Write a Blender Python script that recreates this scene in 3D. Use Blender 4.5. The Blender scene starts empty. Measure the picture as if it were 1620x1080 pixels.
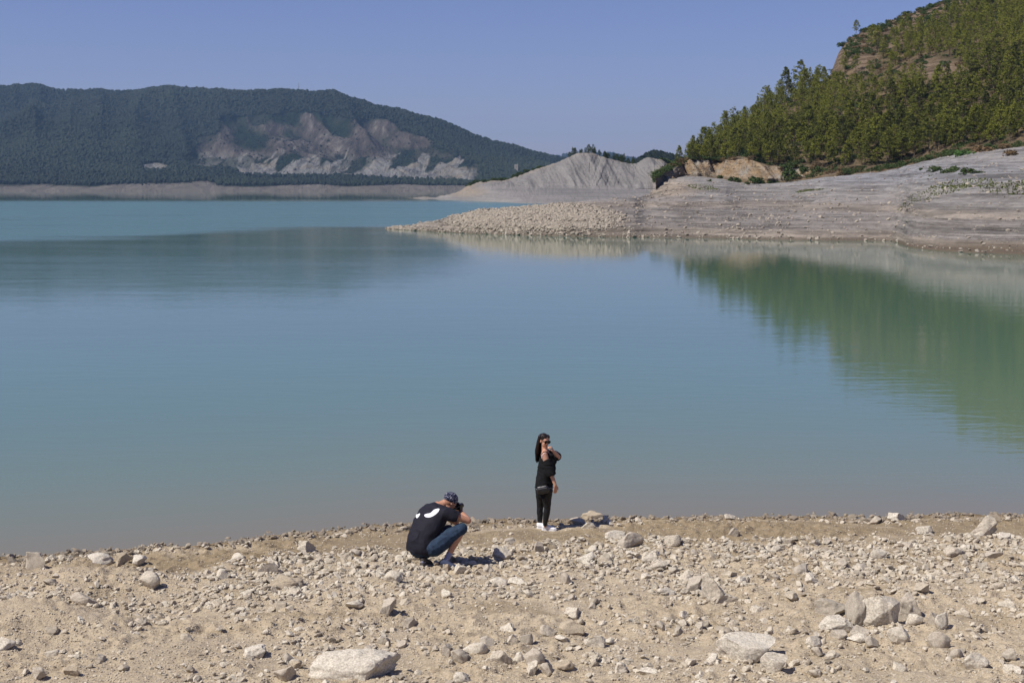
import bpy, bmesh, math, random
import numpy as np
from mathutils import Vector, Matrix
from mathutils.bvhtree import BVHTree
R = math.radians
random.seed(7); rng = np.random.default_rng(7)
sc = bpy.context.scene
C = sc.collection

# ------------------------------------------------------------------ camera
F = 2250.0; HC = 6.0; TILT = math.atan(243.0 / F)
cam = bpy.data.cameras.new('camera'); cam.lens = 50; cam.sensor_width = 36
cam.clip_start = .1; cam.clip_end = 60000
cam.dof.use_dof = True; cam.dof.focus_distance = 23.5; cam.dof.aperture_fstop = 5.6
co = bpy.data.objects.new('camera', cam); C.objects.link(co)
co.location = (0, 0, HC); co.rotation_euler = (R(90) - TILT, 0, 0); sc.camera = co
# ------------------------------------------------------------------ light
SUN_EL = R(52); SUN_AZ = math.atan2(-.90, -.42)      # direction towards the sun (x, y)
w = bpy.data.worlds.new('World'); sc.world = w; w.use_nodes = True
nt = w.node_tree; bg = nt.nodes['Background']
sky = nt.nodes.new('ShaderNodeTexSky'); sky.sky_type = 'NISHITA'; sky.sun_disc = False
sky.sun_elevation = SUN_EL; sky.sun_rotation = SUN_AZ
sky.altitude = 500; sky.air_density = 1.0; sky.dust_density = .5; sky.ozone_density = 6.5
hs = nt.nodes.new('ShaderNodeMix'); hs.data_type = 'RGBA'; hs.blend_type = 'MULTIPLY'; hs.inputs['Factor'].default_value = 1
hs.inputs[7].default_value = (1.12, .92, 1.19, 1)
nt.links.new(sky.outputs[0], hs.inputs[6]); nt.links.new(hs.outputs[2], bg.inputs[0])
bg.inputs[1].default_value = .063
sd = bpy.data.lights.new('sun', 'SUN'); sd.energy = 4.6; sd.angle = R(.5); sd.color = (1, .945, .86)
so = bpy.data.objects.new('sun', sd); C.objects.link(so)
sv = Vector((-.90 / .993 * math.cos(SUN_EL), -.42 / .993 * math.cos(SUN_EL), math.sin(SUN_EL)))
so.rotation_euler = sv.to_track_quat('Z', 'Y').to_euler()
sky.sun_rotation = math.atan2(sv.x, sv.y)
sc.view_settings.view_transform = 'Standard'; sc.view_settings.look = 'None'
sc.view_settings.exposure = .25; sc.view_settings.gamma = 1
sc.render.engine = 'CYCLES'
cy = sc.cycles; cy.use_denoising = True; cy.denoising_input_passes = 'RGB_ALBEDO_NORMAL'
cy.max_bounces = 5; cy.diffuse_bounces = 2; cy.glossy_bounces = 2; cy.transmission_bounces = 2; cy.volume_bounces = 0
cy.transparent_max_bounces = 4; cy.caustics_reflective = False; cy.caustics_refractive = False

# ------------------------------------------------------------------ projection helpers
CT, ST = math.cos(TILT), math.sin(TILT)
def slope(px, py):
    """x/y and dz/y of the view ray through a photograph pixel, per metre of distance"""
    xc = (np.asarray(px, float) - 810) / F; yc = (540 - np.asarray(py, float)) / F
    dy = CT + yc * ST
    return xc / dy, (yc * CT - ST) / dy
def W(px, py, D):
    a, b = slope(px, py); return Vector((float(a * D), float(D), float(HC + b * D)))
def zfor(py, D): return HC + slope(810, py)[1] * D
def Dz(py, z=0.0): return (z - HC) / slope(810, py)[1]
def unproj(x, y, z):
    v = z - HC; cz = y * CT - v * ST
    return 810 + F * x / cz, 540 - F * (y * ST + v * CT) / cz

# ------------------------------------------------------------------ noise
def _h(ix, iy, iz, s):
    n = (ix.astype(np.int64) * 374761393 + iy.astype(np.int64) * 668265263 + iz.astype(np.int64) * 2147483647 + s * 974634777) & 0xFFFFFFFF
    n = ((n ^ (n >> 13)) * 1274126177) & 0xFFFFFFFF
    n = ((n ^ (n >> 16)) * 2246822519) & 0xFFFFFFFF
    return ((n ^ (n >> 15)) & 0xFFFFFF) / float(0xFFFFFF) * 2 - 1
def vn(x, y, z=None, s=0):
    x = np.asarray(x, float); y = np.asarray(y, float)
    z = np.zeros_like(x) if z is None else np.asarray(z, float)
    x, y, z = np.broadcast_arrays(x, y, z)
    fx, fy, fz = np.floor(x), np.floor(y), np.floor(z)
    tx, ty, tz = x - fx, y - fy, z - fz
    u, v, q = [t * t * t * (t * (t * 6 - 15) + 10) for t in (tx, ty, tz)]
    ix, iy, iz = [f.astype(np.int64) for f in (fx, fy, fz)]
    r = 0
    for dz_, wz in ((0, 1 - q), (1, q)):
        if dz_ == 1 and not np.any(tz): break
        a = _h(ix, iy, iz + dz_, s) * (1 - u) + _h(ix + 1, iy, iz + dz_, s) * u
        b = _h(ix, iy + 1, iz + dz_, s) * (1 - u) + _h(ix + 1, iy + 1, iz + dz_, s) * u
        r = r + wz * (a * (1 - v) + b * v)
    return r
def fbm(x, y, z=None, o=4, s=0, g=.5):
    r = 0; a = 1; f = 1
    for k in range(o):
        r = r + a * vn(np.asarray(x) * f + 17.3 * k, np.asarray(y) * f - 9.1 * k, None if z is None else np.asarray(z) * f, s + k); a *= g; f *= 2.03
    return r
def ridged(x, y, o=3, s=0):
    r = 0; a = 1; f = 1
    for k in range(o):
        r = r + a * (1 - 2 * np.abs(vn(np.asarray(x) * f, np.asarray(y) * f, None, s + k))); a *= .5; f *= 2.1
    return r
def sst(a, b, x):
    t = np.clip((x - a) / (b - a), 0, 1); return t * t * (3 - 2 * t)

# ------------------------------------------------------------------ object helpers
def tag(o, label=None, cat=None, group=None, kind=None):
    if label: o['label'] = label
    if cat: o['category'] = cat
    if group: o['group'] = group
    if kind: o['kind'] = kind
    return o
def link(o, parent=None):
    C.objects.link(o)
    if parent: o.parent = parent
    return o
def empty(name, loc, rz=0):
    o = bpy.data.objects.new(name, None); o.location = loc; o.rotation_euler = (0, 0, rz); o.empty_display_size = .2
    return link(o)
def mesh_np(name, V, Fc, mat, smooth=False, attrs=None):
    """V (n,3) array, Fc (m,k) array of triangles or quads"""
    V = np.asarray(V, np.float32); Fc = np.asarray(Fc, np.int32)
    me = bpy.data.meshes.new(name); n, m, k = len(V), len(Fc), Fc.shape[1]
    me.vertices.add(n); me.vertices.foreach_set('co', V.ravel())
    me.loops.add(m * k); me.loops.foreach_set('vertex_index', Fc.ravel())
    me.polygons.add(m); me.polygons.foreach_set('loop_start', np.arange(m, dtype=np.int32) * k)
    me.polygons.foreach_set('loop_total', np.full(m, k, np.int32))
    me.polygons.foreach_set('use_smooth', np.full(m, smooth, bool))
    me.update(calc_edges=True)
    for an, av in (attrs or {}).items():
        a = me.attributes.new(an, 'FLOAT', 'POINT'); a.data.foreach_set('value', np.asarray(av, np.float32).ravel())
    if mat: me.materials.append(mat)
    return me
def obj_np(name, V, Fc, mat, parent=None, smooth=False, attrs=None):
    return link(bpy.data.objects.new(name, mesh_np(name, V, Fc, mat, smooth, attrs)), parent)
def grid_faces(nu, nv):
    i = np.arange(nu - 1)[:, None] * nv + np.arange(nv - 1)[None, :]
    i = i.ravel(); return np.stack([i, i + nv, i + nv + 1, i + 1], 1)

# ------------------------------------------------------------------ material helpers
class NT:
    def __init__(s, name, rough=.9, spec=.25):
        s.m = bpy.data.materials.new(name); s.m.use_nodes = True; s.t = s.m.node_tree
        s.p = s.t.nodes['Principled BSDF']; s.p.inputs['Roughness'].default_value = rough
        s.p.inputs['Specular IOR Level'].default_value = spec
        s.out = s.t.nodes['Material Output']; s.tc = None
    def n(s, k, **kw):
        o = s.t.nodes.new('ShaderNode' + k)
        for a, b in kw.items(): setattr(o, a, b)
        return o
    def l(s, a, b): s.t.links.new(a, b)
    def co(s, scale=(1, 1, 1), obj=True):
        if s.tc is None: s.tc = s.n('TexCoord')
        mp = s.n('Mapping'); mp.inputs['Scale'].default_value = scale
        s.l(s.tc.outputs['Object'], mp.inputs[0]); return mp.outputs[0]
    def geo(s, scale=(1, 1, 1)):
        g = s.n('NewGeometry'); mp = s.n('Mapping'); mp.inputs['Scale'].default_value = scale
        s.l(g.outputs['Position'], mp.inputs[0]); return mp.outputs[0]
    def noise(s, vec, scale=1, detail=5, rough=.55, dist=0):
        o = s.n('TexNoise'); s.l(vec, o.inputs['Vector']); o.inputs['Scale'].default_value = scale
        o.inputs['Detail'].default_value = detail; o.inputs['Roughness'].default_value = rough; o.inputs['Distortion'].default_value = dist
        return o.outputs[0]
    def voro(s, vec, scale, feat='F1'):
        o = s.n('TexVoronoi'); o.feature = feat; s.l(vec, o.inputs['Vector']); o.inputs['Scale'].default_value = scale; return o
    def ramp(s, fac, stops, interp='LINEAR'):
        o = s.n('ValToRGB'); o.color_ramp.interpolation = interp; e = o.color_ramp.elements
        while len(e) < len(stops): e.new(.5)
        for x, (p, c) in zip(e, stops): x.position = p; x.color = (*c, 1) if len(c) == 3 else c
        s.l(fac, o.inputs[0]); return o.outputs[0]
    def mix(s, f, a, b, mode='MIX'):
        o = s.n('Mix'); o.data_type = 'RGBA'; o.blend_type = mode
        for v, i in ((f, 0), (a, 6), (b, 7)):
            if hasattr(v, 'links'): s.l(v, o.inputs[i])
            elif i == 0: o.inputs[0].default_value = v
            else: o.inputs[i].default_value = (*v, 1)
        return o.outputs[2]
    def math(s, op, a, b=None, c=None, clamp=False):
        o = s.n('Math'); o.operation = op; o.use_clamp = clamp
        for v, i in ((a, 0), (b, 1), (c, 2)):
            if v is None: continue
            if hasattr(v, 'links'): s.l(v, o.inputs[i])
            else: o.inputs[i].default_value = v
        return o.outputs[0]
    def attr(s, name):
        o = s.n('Attribute'); o.attribute_name = name; return o.outputs['Fac']
    def bump(s, h, dist=.05, strength=1, prev=None):
        o = s.n('Bump'); o.inputs['Distance'].default_value = dist; o.inputs['Strength'].default_value = strength
        s.l(h, o.inputs['Height'])
        if prev: s.l(prev, o.inputs['Normal'])
        return o.outputs[0]
    def fin(s, col=None, nor=None):
        if col is not None:
            if hasattr(col, 'links'): s.l(col, s.p.inputs['Base Color'])
            else: s.p.inputs['Base Color'].default_value = (*col, 1)
        if nor is not None: s.l(nor, s.p.inputs['Normal'])
        return s.m
def plain(name, col, rough=.8, spec=.3, var=.15, scale=30, bump=.002):
    t = NT(name, rough, spec); v = t.co(); n = t.noise(v, scale, 4)
    c = t.mix(n, tuple(x * (1 - var) for x in col), tuple(min(1, x * (1 + var)) for x in col))
    return t.fin(c, t.bump(n, bump))

def m_ground():
    t = NT('dry_lakebed_soil', .95, .15); v = t.geo()
    n1 = t.noise(v, .9, 6, .6); n2 = t.noise(v, 7, 6, .7); n3 = t.noise(v, 45, 5, .7)
    c = t.ramp(n1, [(.3, (.38, .30, .20)), (.5, (.51, .42, .295)), (.72, (.59, .50, .37))])
    c = t.mix(t.ramp(n2, [(.35, (1, 1, 1)), (.6, (0, 0, 0))]), c, (.38, .295, .20))
    n4 = t.noise(v, 2.3, 5, .65); c = t.mix(t.ramp(n4, [(.38, (.65, .65, .65)), (.52, (0, 0, 0))]), c, (.33, .265, .185))
    c2 = t.mix(.6, c, t.ramp(n3, [(.3, (.22, .17, .11)), (.5, (.48, .395, .28)), (.7, (.66, .57, .43))]))
    wet = t.attr('wet')
    c3 = t.mix(wet, c2, t.ramp(n2, [(.3, (.155, .11, .06)), (.7, (.29, .22, .13))]))
    h = t.math('ADD', t.math('MULTIPLY', n2, 1.0), t.math('MULTIPLY', n3, .35))
    return t.fin(c3, t.bump(h, .05, 1))
def m_stone(name, cols, sc_=1.0, rnd=True, bump=.012):
    t = NT(name, .92, .2); v = t.geo()
    n = t.noise(v, 9 * sc_, 6, .65); n3 = t.noise(v, 60 * sc_, 4, .7)
    r = t.n('ObjectInfo').outputs['Random'] if rnd else t.attr('tint')
    f = t.math('ADD', t.math('MULTIPLY', r, .75), t.math('MULTIPLY', t.math('SUBTRACT', n, .5), .8), clamp=True)
    c = t.ramp(f, [(i / (len(cols) - 1), k) for i, k in enumerate(cols)])
    c = t.mix(t.ramp(n3, [(.35, (.75, .75, .75)), (.65, (0, 0, 0))]), c, (.20, .165, .125))
    c = t.mix(.35, c, t.mix(n3, c, (.62, .56, .47)))
    return t.fin(c, t.bump(t.math('ADD', n, t.math('MULTIPLY', n3, .35)), bump, 1))
STONE_COLS = [(.28, .235, .17), (.50, .43, .32), (.62, .55, .425), (.71, .65, .53), (.47, .39, .265)]
M_ground = m_ground()
M_stone = m_stone('limestone', STONE_COLS)
M_boulder = m_stone('pale_limestone', [(.52, .45, .35), (.64, .575, .46), (.72, .665, .56), (.60, .52, .395)], .7, bump=.02)
M_greystone = m_stone('grey_limestone', [(.38, .335, .265), (.50, .44, .355), (.44, .37, .28)], 1)
M_brownstone = m_stone('brown_stone', [(.31, .235, .145), (.46, .37, .245), (.40, .32, .21)], 1)
M_wetstone = m_stone('damp_stone', [(.12, .09, .055), (.22, .17, .11), (.34, .28, .20)], 1)
M_gravel = m_stone('gravel', STONE_COLS, 1.5, rnd=False, bump=.006)
M_wetgravel = m_stone('wet_gravel', [(.08, .06, .04), (.17, .125, .078), (.26, .21, .145), (.11, .085, .05)], 1.5, rnd=False, bump=.006)

# ------------------------------------------------------------------ near shore
_sp = [(-150, 893), (0, 880), (110, 874), (200, 868), (300, 860), (420, 846), (520, 835), (600, 828), (760, 822), (1000, 818), (1300, 815), (1620, 812), (1770, 811)]
_sx = np.array([slope(a, b)[0] * Dz(b) for a, b in _sp]); _sy = np.array([Dz(b) for a, b in _sp])
_sx = np.concatenate([[-500, -60], _sx, [60, 500]]); _sy = np.concatenate([[-40, 13.], _sy, [27., 60.]])
def shore_y(x): return np.interp(x, _sx, _sy) + .10 * vn(np.asarray(x) * 1.7, np.asarray(x) * 0 + 3.3, None, 5) + .05 * vn(np.asarray(x) * 6, np.asarray(x) * 0 + 1.3, None, 6)
def gauss(x, y, px, py, rx, ry, z=.4):
    D = Dz(py, z); X = slope(px, py)[0] * D
    return np.exp(-((x - X) / rx) ** 2 - ((y - D) / ry) ** 2)
def G(x, y):
    x = np.asarray(x, float); y = np.asarray(y, float)
    d = shore_y(x) - y
    z = np.interp(d, [-30, -3, 0, .5, 1.5, 5, 9, 11, 14, 20, 26, 60, 300], [-6, -.35, 0, .05, .11, .31, .52, .66, 1.3, 2.95, 4.35, 8, 30])
    land = sst(-.5, 1.2, d)
    z = z + land * (.05 * fbm(x * .35, y * .5, None, 3, 11) + .030 * fbm(x * 1.6, y * 2.2, None, 3, 21))
    # small erosion steps and lumps
    rough = sst(-.35, .35, fbm(x * .5 + 9, y * .8, None, 3, 31))
    z = z + land * (.034 * ridged(x * 3.1, y * 4.2, 3, 41) * rough + .017 * fbm(x * 9, y * 12, None, 3, 51) * (.35 + rough))
    z = z + .42 * gauss(x, y, 30, 1000, 1.3, .9) + .30 * gauss(x, y, 120, 905, 1.0, .7) + .10 * gauss(x, y, 300, 905, 1.0, .5) + .10 * gauss(x, y, 260, 1050, .9, .7)
    z = z - .15 * gauss(x, y, 230, 960, .8, .6) - .12 * gauss(x, y, 150, 975, .6, .5) + .07 * gauss(x, y, 420, 1000, .8, .5) + .09 * gauss(x, y, 275, 868, .6, .35, .1)
    z = z + .07 * gauss(x, y, 1400, 970, 1.6, .8) + .06 * gauss(x, y, 620, 970, 1.2, .6)
    return z
def on_ground(px, py):
    """the ground point seen through a pixel of the photograph"""
    a, b = slope(px, py); a = np.asarray(a); b = np.asarray(b)
    D = (.35 - HC) / b
    for _ in range(14): D = D + .7 * ((G(a * D, D) - HC) / b - D)
    return a * D, D, G(a * D, D)
def near_ground():
    def axis(lo, hi, f0, f1, st):
        fine = np.arange(f0, f1, st); out = [fine]; p = f0; s = st; L = []
        while p > lo: s = min(s * 1.16, 15); p -= s; L.append(p)
        out.insert(0, np.array(L[::-1])); p = fine[-1]; s = st; L = []
        while p < hi: s = min(s * 1.16, 15); p += s; L.append(p)
        out.append(np.array(L)); return np.concatenate(out)
    xs = axis(-420, 420, -9.8, 9.8, .024); ys = axis(-260, 60, 14.2, 27.0, .03)
    X, Y = np.meshgrid(xs, ys, indexing='ij'); Z = G(X, Y); d = shore_y(X) - Y
    # dark damp fringe by the water, a damp mud strip behind it, dry soil further up
    n = fbm(X * .8, Y * 1.4, None, 4, 61)
    wet = np.clip(1.0 - sst(.25, .95, d + .25 * n), 0, 1)
    strip = sst(.5, 1.0, d + .5 * n) * (1 - sst(2.2, 3.3, d + .6 * n)) * .72 * sst(-9.5, -5, X)
    wet = np.maximum(wet, strip); wet = np.maximum(wet, .45 * sst(.2, .7, n) * (1 - sst(7, 9, d)))
    o = obj_np('ground', np.stack([X, Y, Z], 2).reshape(-1, 3), grid_faces(len(xs), len(ys)), M_ground, smooth=True, attrs={'wet': wet})
    tag(o, kind='structure')
near_ground()

# ------------------------------------------------------------------ rocks
def rock_proto(seed, sub=3, cuts=9, rough=.16, flat=1.0):
    bm = bmesh.new(); bmesh.ops.create_icosphere(bm, subdivisions=sub, radius=1)
    V = np.array([v.co[:] for v in bm.verts]); Fc = np.array([[v.index for v in f.verts] for f in bm.faces]); bm.free()
    r = np.random.default_rng(seed)
    for k in range(cuts):
        n = r.normal(size=3); n /= np.linalg.norm(n); d = r.uniform(.42, .80)
        s = V @ n - d; V = V - np.outer(np.clip(s, 0, None), n)
    off = r.uniform(-50, 50, 3)
    f = fbm(V[:, 0] * 1.6 + off[0], V[:, 1] * 1.6 + off[1], V[:, 2] * 1.6 + off[2], 4, seed)
    f2 = fbm(V[:, 0] * 5 + off[0], V[:, 1] * 5 + off[1], V[:, 2] * 5 + off[2], 2, seed + 9)
    V = V * (1 + rough * f + .035 * f2)[:, None]
    V -= (V.max(0) + V.min(0)) / 2; V /= (V.max(0) - V.min(0)).max() / 2
    V[:, 2] *= flat
    return V, Fc
protos = [mesh_np('stone', *rock_proto(100 + k, 4, 8 + k % 5, .10 + .03 * (k % 4)), None, smooth=True) for k in range(14)]
barrel = rock_proto(77, 5, 4, .08)
for me in protos: me.materials.append(M_stone)
def rot3(r):
    a, b, c = r.uniform(-.35, .35), r.uniform(-.35, .35), r.uniform(0, 6.283)
    ca, sa, cb, sb, cc, sc_ = math.cos(a), math.sin(a), math.cos(b), math.sin(b), math.cos(c), math.sin(c)
    return np.array([[cc, -sc_, 0], [sc_, cc, 0], [0, 0, 1]]) @ np.array([[1, 0, 0], [0, ca, -sa], [0, sa, ca]]) @ np.array([[cb, 0, sb], [0, 1, 0], [-sb, 0, cb]])

HERO = [  # px, py (centre), width, height, material, label, tilt
 (1392, 965, 66, 52, 'p', 'largest of the clustered boulders, a pale block with a creamy broken face', 0),
 (1352, 962, 28, 50, 'g', 'upright grey slab leaning against the left side of the largest pale block', .25),
 (1320, 962, 62, 28, 'g', 'low wedge of grey stone left of the upright leaning slab', 0),
 (1432, 960, 44, 46, 'g', 'rough grey-brown rock tucked behind the right side of the largest pale block', 0),
 (1183, 1027, 94, 42, 'p', 'long barrel-shaped pale boulder with a smooth rounded top', 0),
 (1226, 1050, 44, 32, 'p', 'pale humped stone touching the right end of the barrel-shaped boulder', 0),
 (1126, 931, 44, 42, 'p', 'steep pale boulder with a slanting top above a flat leaning slab', .3),
 (1098, 924, 30, 24, 'g', 'small grey rock touching the left of the steep slanting boulder', 0),
 (1147, 947, 42, 18, 'p', 'flat pale slab slumped at the right foot of the steep slanting boulder', -.25),
 (560, 1055, 140, 46, 'p', 'widest boulder of all, a broad pale slab cut by the bottom edge of the photo', 0),
 (974, 846, 34, 14, 'p', 'thin flat cream slab lying against the square block near the woman', 0),
 (998, 855, 42, 25, 'g', 'square-cut beige block with a shaded right face beside a thin cream slab', 0),
 (938, 816, 36, 13, 'b', 'brown hump of rock at the edge of the water right of the woman', 0),
 (916, 824, 26, 11, 'g', 'grey rock in the shadow of the woman at the edge of the water', 0),
 (930, 831, 28, 12, 'p', 'pale flat stone just below the shadowed rock near the woman', 0),
 (56, 886, 36, 28, 'g', 'rounded grey boulder by the water nearest the left edge of the photo', 0),
 (157, 886, 40, 19, 'p', 'pale flat-topped stone by the water left of the brown cobble', 0),
 (194, 884, 26, 19, 'b', 'round brown cobble between two pale stones near the left waterline', 0),
 (219, 885, 28, 15, 'p', 'low white stone touching the right side of the brown cobble', 0),
 (237, 918, 32, 28, 'p', 'pyramid-shaped pale stone standing alone on the smooth left mound', 0),
 (131, 947, 42, 20, 'g', 'rough pitted stone with a shadowed right end on the left slope', 0),
 (47, 953, 42, 15, 'p', 'smooth loaf-shaped white stone on the far left mud bank', 0),
 (79, 920, 20, 10, 'g', 'little rounded grey stone on the side of the left mound', 0),
 (423, 899, 36, 21, 'g', 'whitish grey boulder half buried above the long low stone', .1),
 (452, 922, 56, 20, 'b', 'long low tan stone with a rounded right end', 0),
 (484, 864, 26, 18, 'p', 'white lump of stone on the brown mud left of the crouching man', 0),
 (60, 1064, 24, 20, 'g', 'tilted grey stone nearest the bottom left corner', .5),
 (113, 1060, 22, 16, 'b', 'round tan cobble beside the tilted stone at the bottom left', 0),
 (157, 1040, 24, 13, 'g', 'grey egg-shaped stone in the short row on the bottom left slope', 0),
 (82, 1034, 26, 10, 'p', 'flat pale stone at the left end of the short row on the bottom left slope', 0),
 (449, 1066, 36, 26, 'p', 'knobbly cream stone left of the widest slab', 0),
 (470, 1051, 22, 13, 'b', 'small brown stone resting above the knobbly cream stone', 0),
 (793, 1040, 36, 25, 'p', 'cream oval boulder at the left of the bottom centre cobbles', 0),
 (818, 1040, 20, 20, 'p', 'round cobble pressed against the right of the cream oval boulder', 0),
 (845, 1040, 34, 26, 'g', 'grey rounded boulder in the middle of the bottom centre cobbles', 0),
 (842, 1056, 22, 20, 'p', 'smooth pale cobble in front of the grey rounded boulder', 0),
 (865, 1058, 20, 22, 'g', 'upright oval cobble at the right of the bottom centre group', 0),
 (893, 1052, 26, 18, 'b', 'tan pair-shaped cobble ending the bottom centre group', 0),
 (732, 1072, 32, 18, 'p', 'flat white stone cut by the bottom edge below the paired stones', 0),
 (941, 1014, 34, 19, 'p', 'loaf-shaped pale stone standing apart right of the blocky row', 0),
 (867, 998, 26, 24, 'p', 'bright blocky stone at the left of the blocky row', 0),
 (904, 995, 40, 20, 'b', 'brownish ledge of rock at the right of the blocky row', 0),
 (809, 1012, 24, 20, 'p', 'pale split stone left of the grey round one under the blocky row', 0),
 (833, 1011, 22, 17, 'g', 'grey round stone under the blocky row', 0),
 (804, 993, 24, 14, 'p', 'pale stone lying on its own above the split stone', 0),
 (649, 985, 25, 19, 'g', 'cube-like grey stone with a dark shadow on its right', 0),
 (727, 1038, 28, 22, 'g', 'faceted grey stone paired with a smaller upright one', .2),
 (706, 1027, 15, 18, 'g', 'small upright stone left of the faceted grey stone', .1),
 (772, 1014, 24, 14, 'g', 'rounded stone sunk in the soil left of the split stone', 0),
 (613, 961, 30, 24, 'g', 'dark-sided grey rock below the stone behind the crouching man', 0),
 (561, 956, 28, 11, 'p', 'flat white stone left of the dark-sided grey rock', 0),
 (623, 913, 32, 19, 'p', 'pale boulder below left of the crouching man', 0),
 (727, 895, 25, 17, 'p', 'round white stone beside the shoe of the crouching man', 0),
 (707, 897, 14, 10, 'b', 'small tan pebble touching the shoe of the crouching man', 0),
 (794, 877, 28, 19, 'p', 'broad stone at the tip of the shadow of the crouching man', 0),
 (852, 866, 14, 19, 'g', 'dark grey upright stone below the feet of the woman', 0),
 (870, 864, 26, 14, 'b', 'brown stone with a shadowed end beside the dark grey upright one', 0),
 (1064, 855, 28, 18, 'p', 'rounded pale boulder right of the square-cut block', 0),
 (1028, 882, 24, 14, 'p', 'white stone at the upper end of the stepping line of stones', 0),
 (1044, 893, 34, 12, 'p', 'flat stone second in the stepping line of stones', -.15),
 (1064, 904, 20, 9, 'g', 'grey stone third in the stepping line of stones', 0),
 (1082, 912, 24, 14, 'p', 'pale stone at the lower end of the stepping line of stones', 0),
 (1485, 1013, 36, 28, 'g', 'faceted dark-sided stone standing alone right of the boulder cluster', .1),
 (1422, 1005, 36, 28, 'p', 'rough cream stone in front of the boulder cluster', 0),
 (1545, 1043, 40, 24, 'p', 'smooth egg-shaped pale stone in the bottom right corner', -.2),
 (1598, 1036, 22, 22, 'g', 'grey stone right of the smooth egg-shaped one', 0),
 (1557, 833, 44, 32, 'p', 'peaked white rock near the water at the right edge of the photo', 0),
 (1418, 817, 26, 11, 'p', 'flat-topped stone on the waterline left of the peaked white rock', 0),
 (1155, 817, 20, 9, 'p', 'lone white block on the waterline right of the woman', 0),
 (1447, 980, 28, 18, 'p', 'flat slanting stone between the boulder cluster and the twin round stones', -.2),
 (1474, 979, 24, 24, 'g', 'left one of the twin round stones right of the boulder cluster', 0),
 (1490, 981, 22, 24, 'p', 'right one of the twin round stones right of the boulder cluster', 0),
 (1522, 969, 24, 15, 'p', 'pointed pale stone right of the twin round stones', 0),
 (1323, 990, 54, 25, 'p', 'flat pale slab under the low grey wedge of the boulder cluster', 0),
 (1328, 1003, 30, 14, 'g', 'pitted stone in front of the flat pale slab', 0),
 (1357, 1011, 30, 12, 'p', 'long flat stone in front of the largest pale block', 0),
 (1380, 1014, 22, 15, 'g', 'small grey block right of the long flat stone', 0),
 (1360, 994, 34, 18, 'p', 'white stone at the foot of the largest pale block', 0),
 (1293, 1025, 18, 16, 'g', 'grey cube stone left of a small pale stone', 0),
 (1315, 1036, 20, 15, 'p', 'small pale stone right of the grey cube stone', 0),
 (1092, 1046, 22, 13, 'p', 'low round stone left of the barrel-shaped boulder', 0),
 (1116, 989, 22, 15, 'g', 'rounded stone in the pair above the barrel-shaped boulder', 0),
 (983, 1057, 20, 20, 'p', 'pointed white stone right of the bottom centre group', .2),
 (1028, 1062, 30, 14, 'p', 'low cream stone near the bottom edge right of centre', 0),
 (1160, 842, 20, 14, 'g', 'grey stone left of the white lumps behind the mud strip', 0),
 (1462, 838, 28, 12, 'p', 'smooth whitish stone on the damp mud below the flat-topped stone', 0),
 (1390, 876, 24, 16, 'p', 'tilted pale stone in the rubble band right of centre', .2),
 (1512, 872, 34, 14, 'p', 'long whitish stone at the upper right of the rubble band', 0),
 (1572, 878, 34, 12, 'g', 'low grey stone right of the long whitish stone', -.1),
]
MM = {'p': M_boulder, 'g': M_greystone, 'b': M_brownstone}
taken = []
def mat_copy(me, m, nm='stone'):
    c = me.copy(); c.materials.clear(); c.materials.append(m); return c
vari = {}
for i, (px, py, wd, ht, mk, lab, tilt) in enumerate(HERO):
    bx, D, gz = on_ground(px, py + ht * .40)
    sx = wd / F * D / 2; sz = ht / F * D / 2 * 1.06
    big = wd > 30
    if big or tilt:
        V, Fc = barrel if 'barrel' in lab else rock_proto(900 + i, 5 if wd > 40 else 4, 8, .12 + .05 * (i % 3 == 0))
        V = V.copy()
        V /= np.abs(V).max(0)
        V = V * np.array([sx * 1.06, max(sx * .65, sz * .8), sz * 1.3])
        if tilt:
            c, s = math.cos(tilt), math.sin(tilt); V = V @ np.array([[c, 0, -s], [0, 1, 0], [s, 0, c]])
        o = bpy.data.objects.new('boulder' if big else 'stone', mesh_np('boulder', V, Fc, MM[mk], smooth=True))
    else:
        key = (i % 14, mk)
        if key not in vari: vari[key] = mat_copy(protos[i % 14], MM[mk])
        o = bpy.data.objects.new('stone', vari[key]); o.scale = (sx * 1.15, sx * .85, sz * 1.4); o.rotation_euler = (0, 0, (i * 37 % 60 - 30) / 60)
    o.location = (float(bx), float(D) + sx * .2, float(gz) + sz * .50)
    link(o); tag(o, lab, 'boulder' if big else 'stone', 'boulders and large stones on the near shore')
    taken.append((float(bx), float(D) + sx * .2, sx))

def density(px, py, x, y):
    """how stony the near shore is, 0..1"""
    d = shore_y(x) - y
    n = fbm(x * .9, y * 1.5, None, 4, 71)
    n2 = fbm(x * 2.6, y * 3.4, None, 3, 76)
    band = .95 * sst(2.1, 2.8, d + .5 * n) * (1 - sst(4.6, 6.6, d + 1.5 * n))       # rubble band behind the mud strip
    fringe = np.where(d < .05, .35, 1) * (1 - sst(.7, 1.2, d)) * .9                                    # stones along the water
    rest = .55 * sst(-.4, .7, n + .4 * n2) + .05
    leftm = np.clip(gauss(x, y, 40, 1015, 1.6, 1.5) + gauss(x, y, 130, 910, 1.5, .9) + gauss(x, y, 280, 1060, .8, .6) + gauss(x, y, 260, 930, .8, .5) * .6, 0, 1)
    v = np.maximum(np.maximum(band, fringe), rest * sst(3, 4, d))
    v = v * (1 - .85 * leftm)
    v = v * (1 - .6 * gauss(x, y, 900, 905, 1.6, .35)) * (1 - .6 * gauss(x, y, 1150, 890, 1.5, .3))
    return np.clip(v, 0, 1) * (d > -.22)
def sample_px(n, y0=806, y1=1095):
    px = rng.uniform(-130, 1750, n); py = rng.uniform(y0, y1, n)
    x, y, z = on_ground(px, py); return px, py, x, y, z
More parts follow.
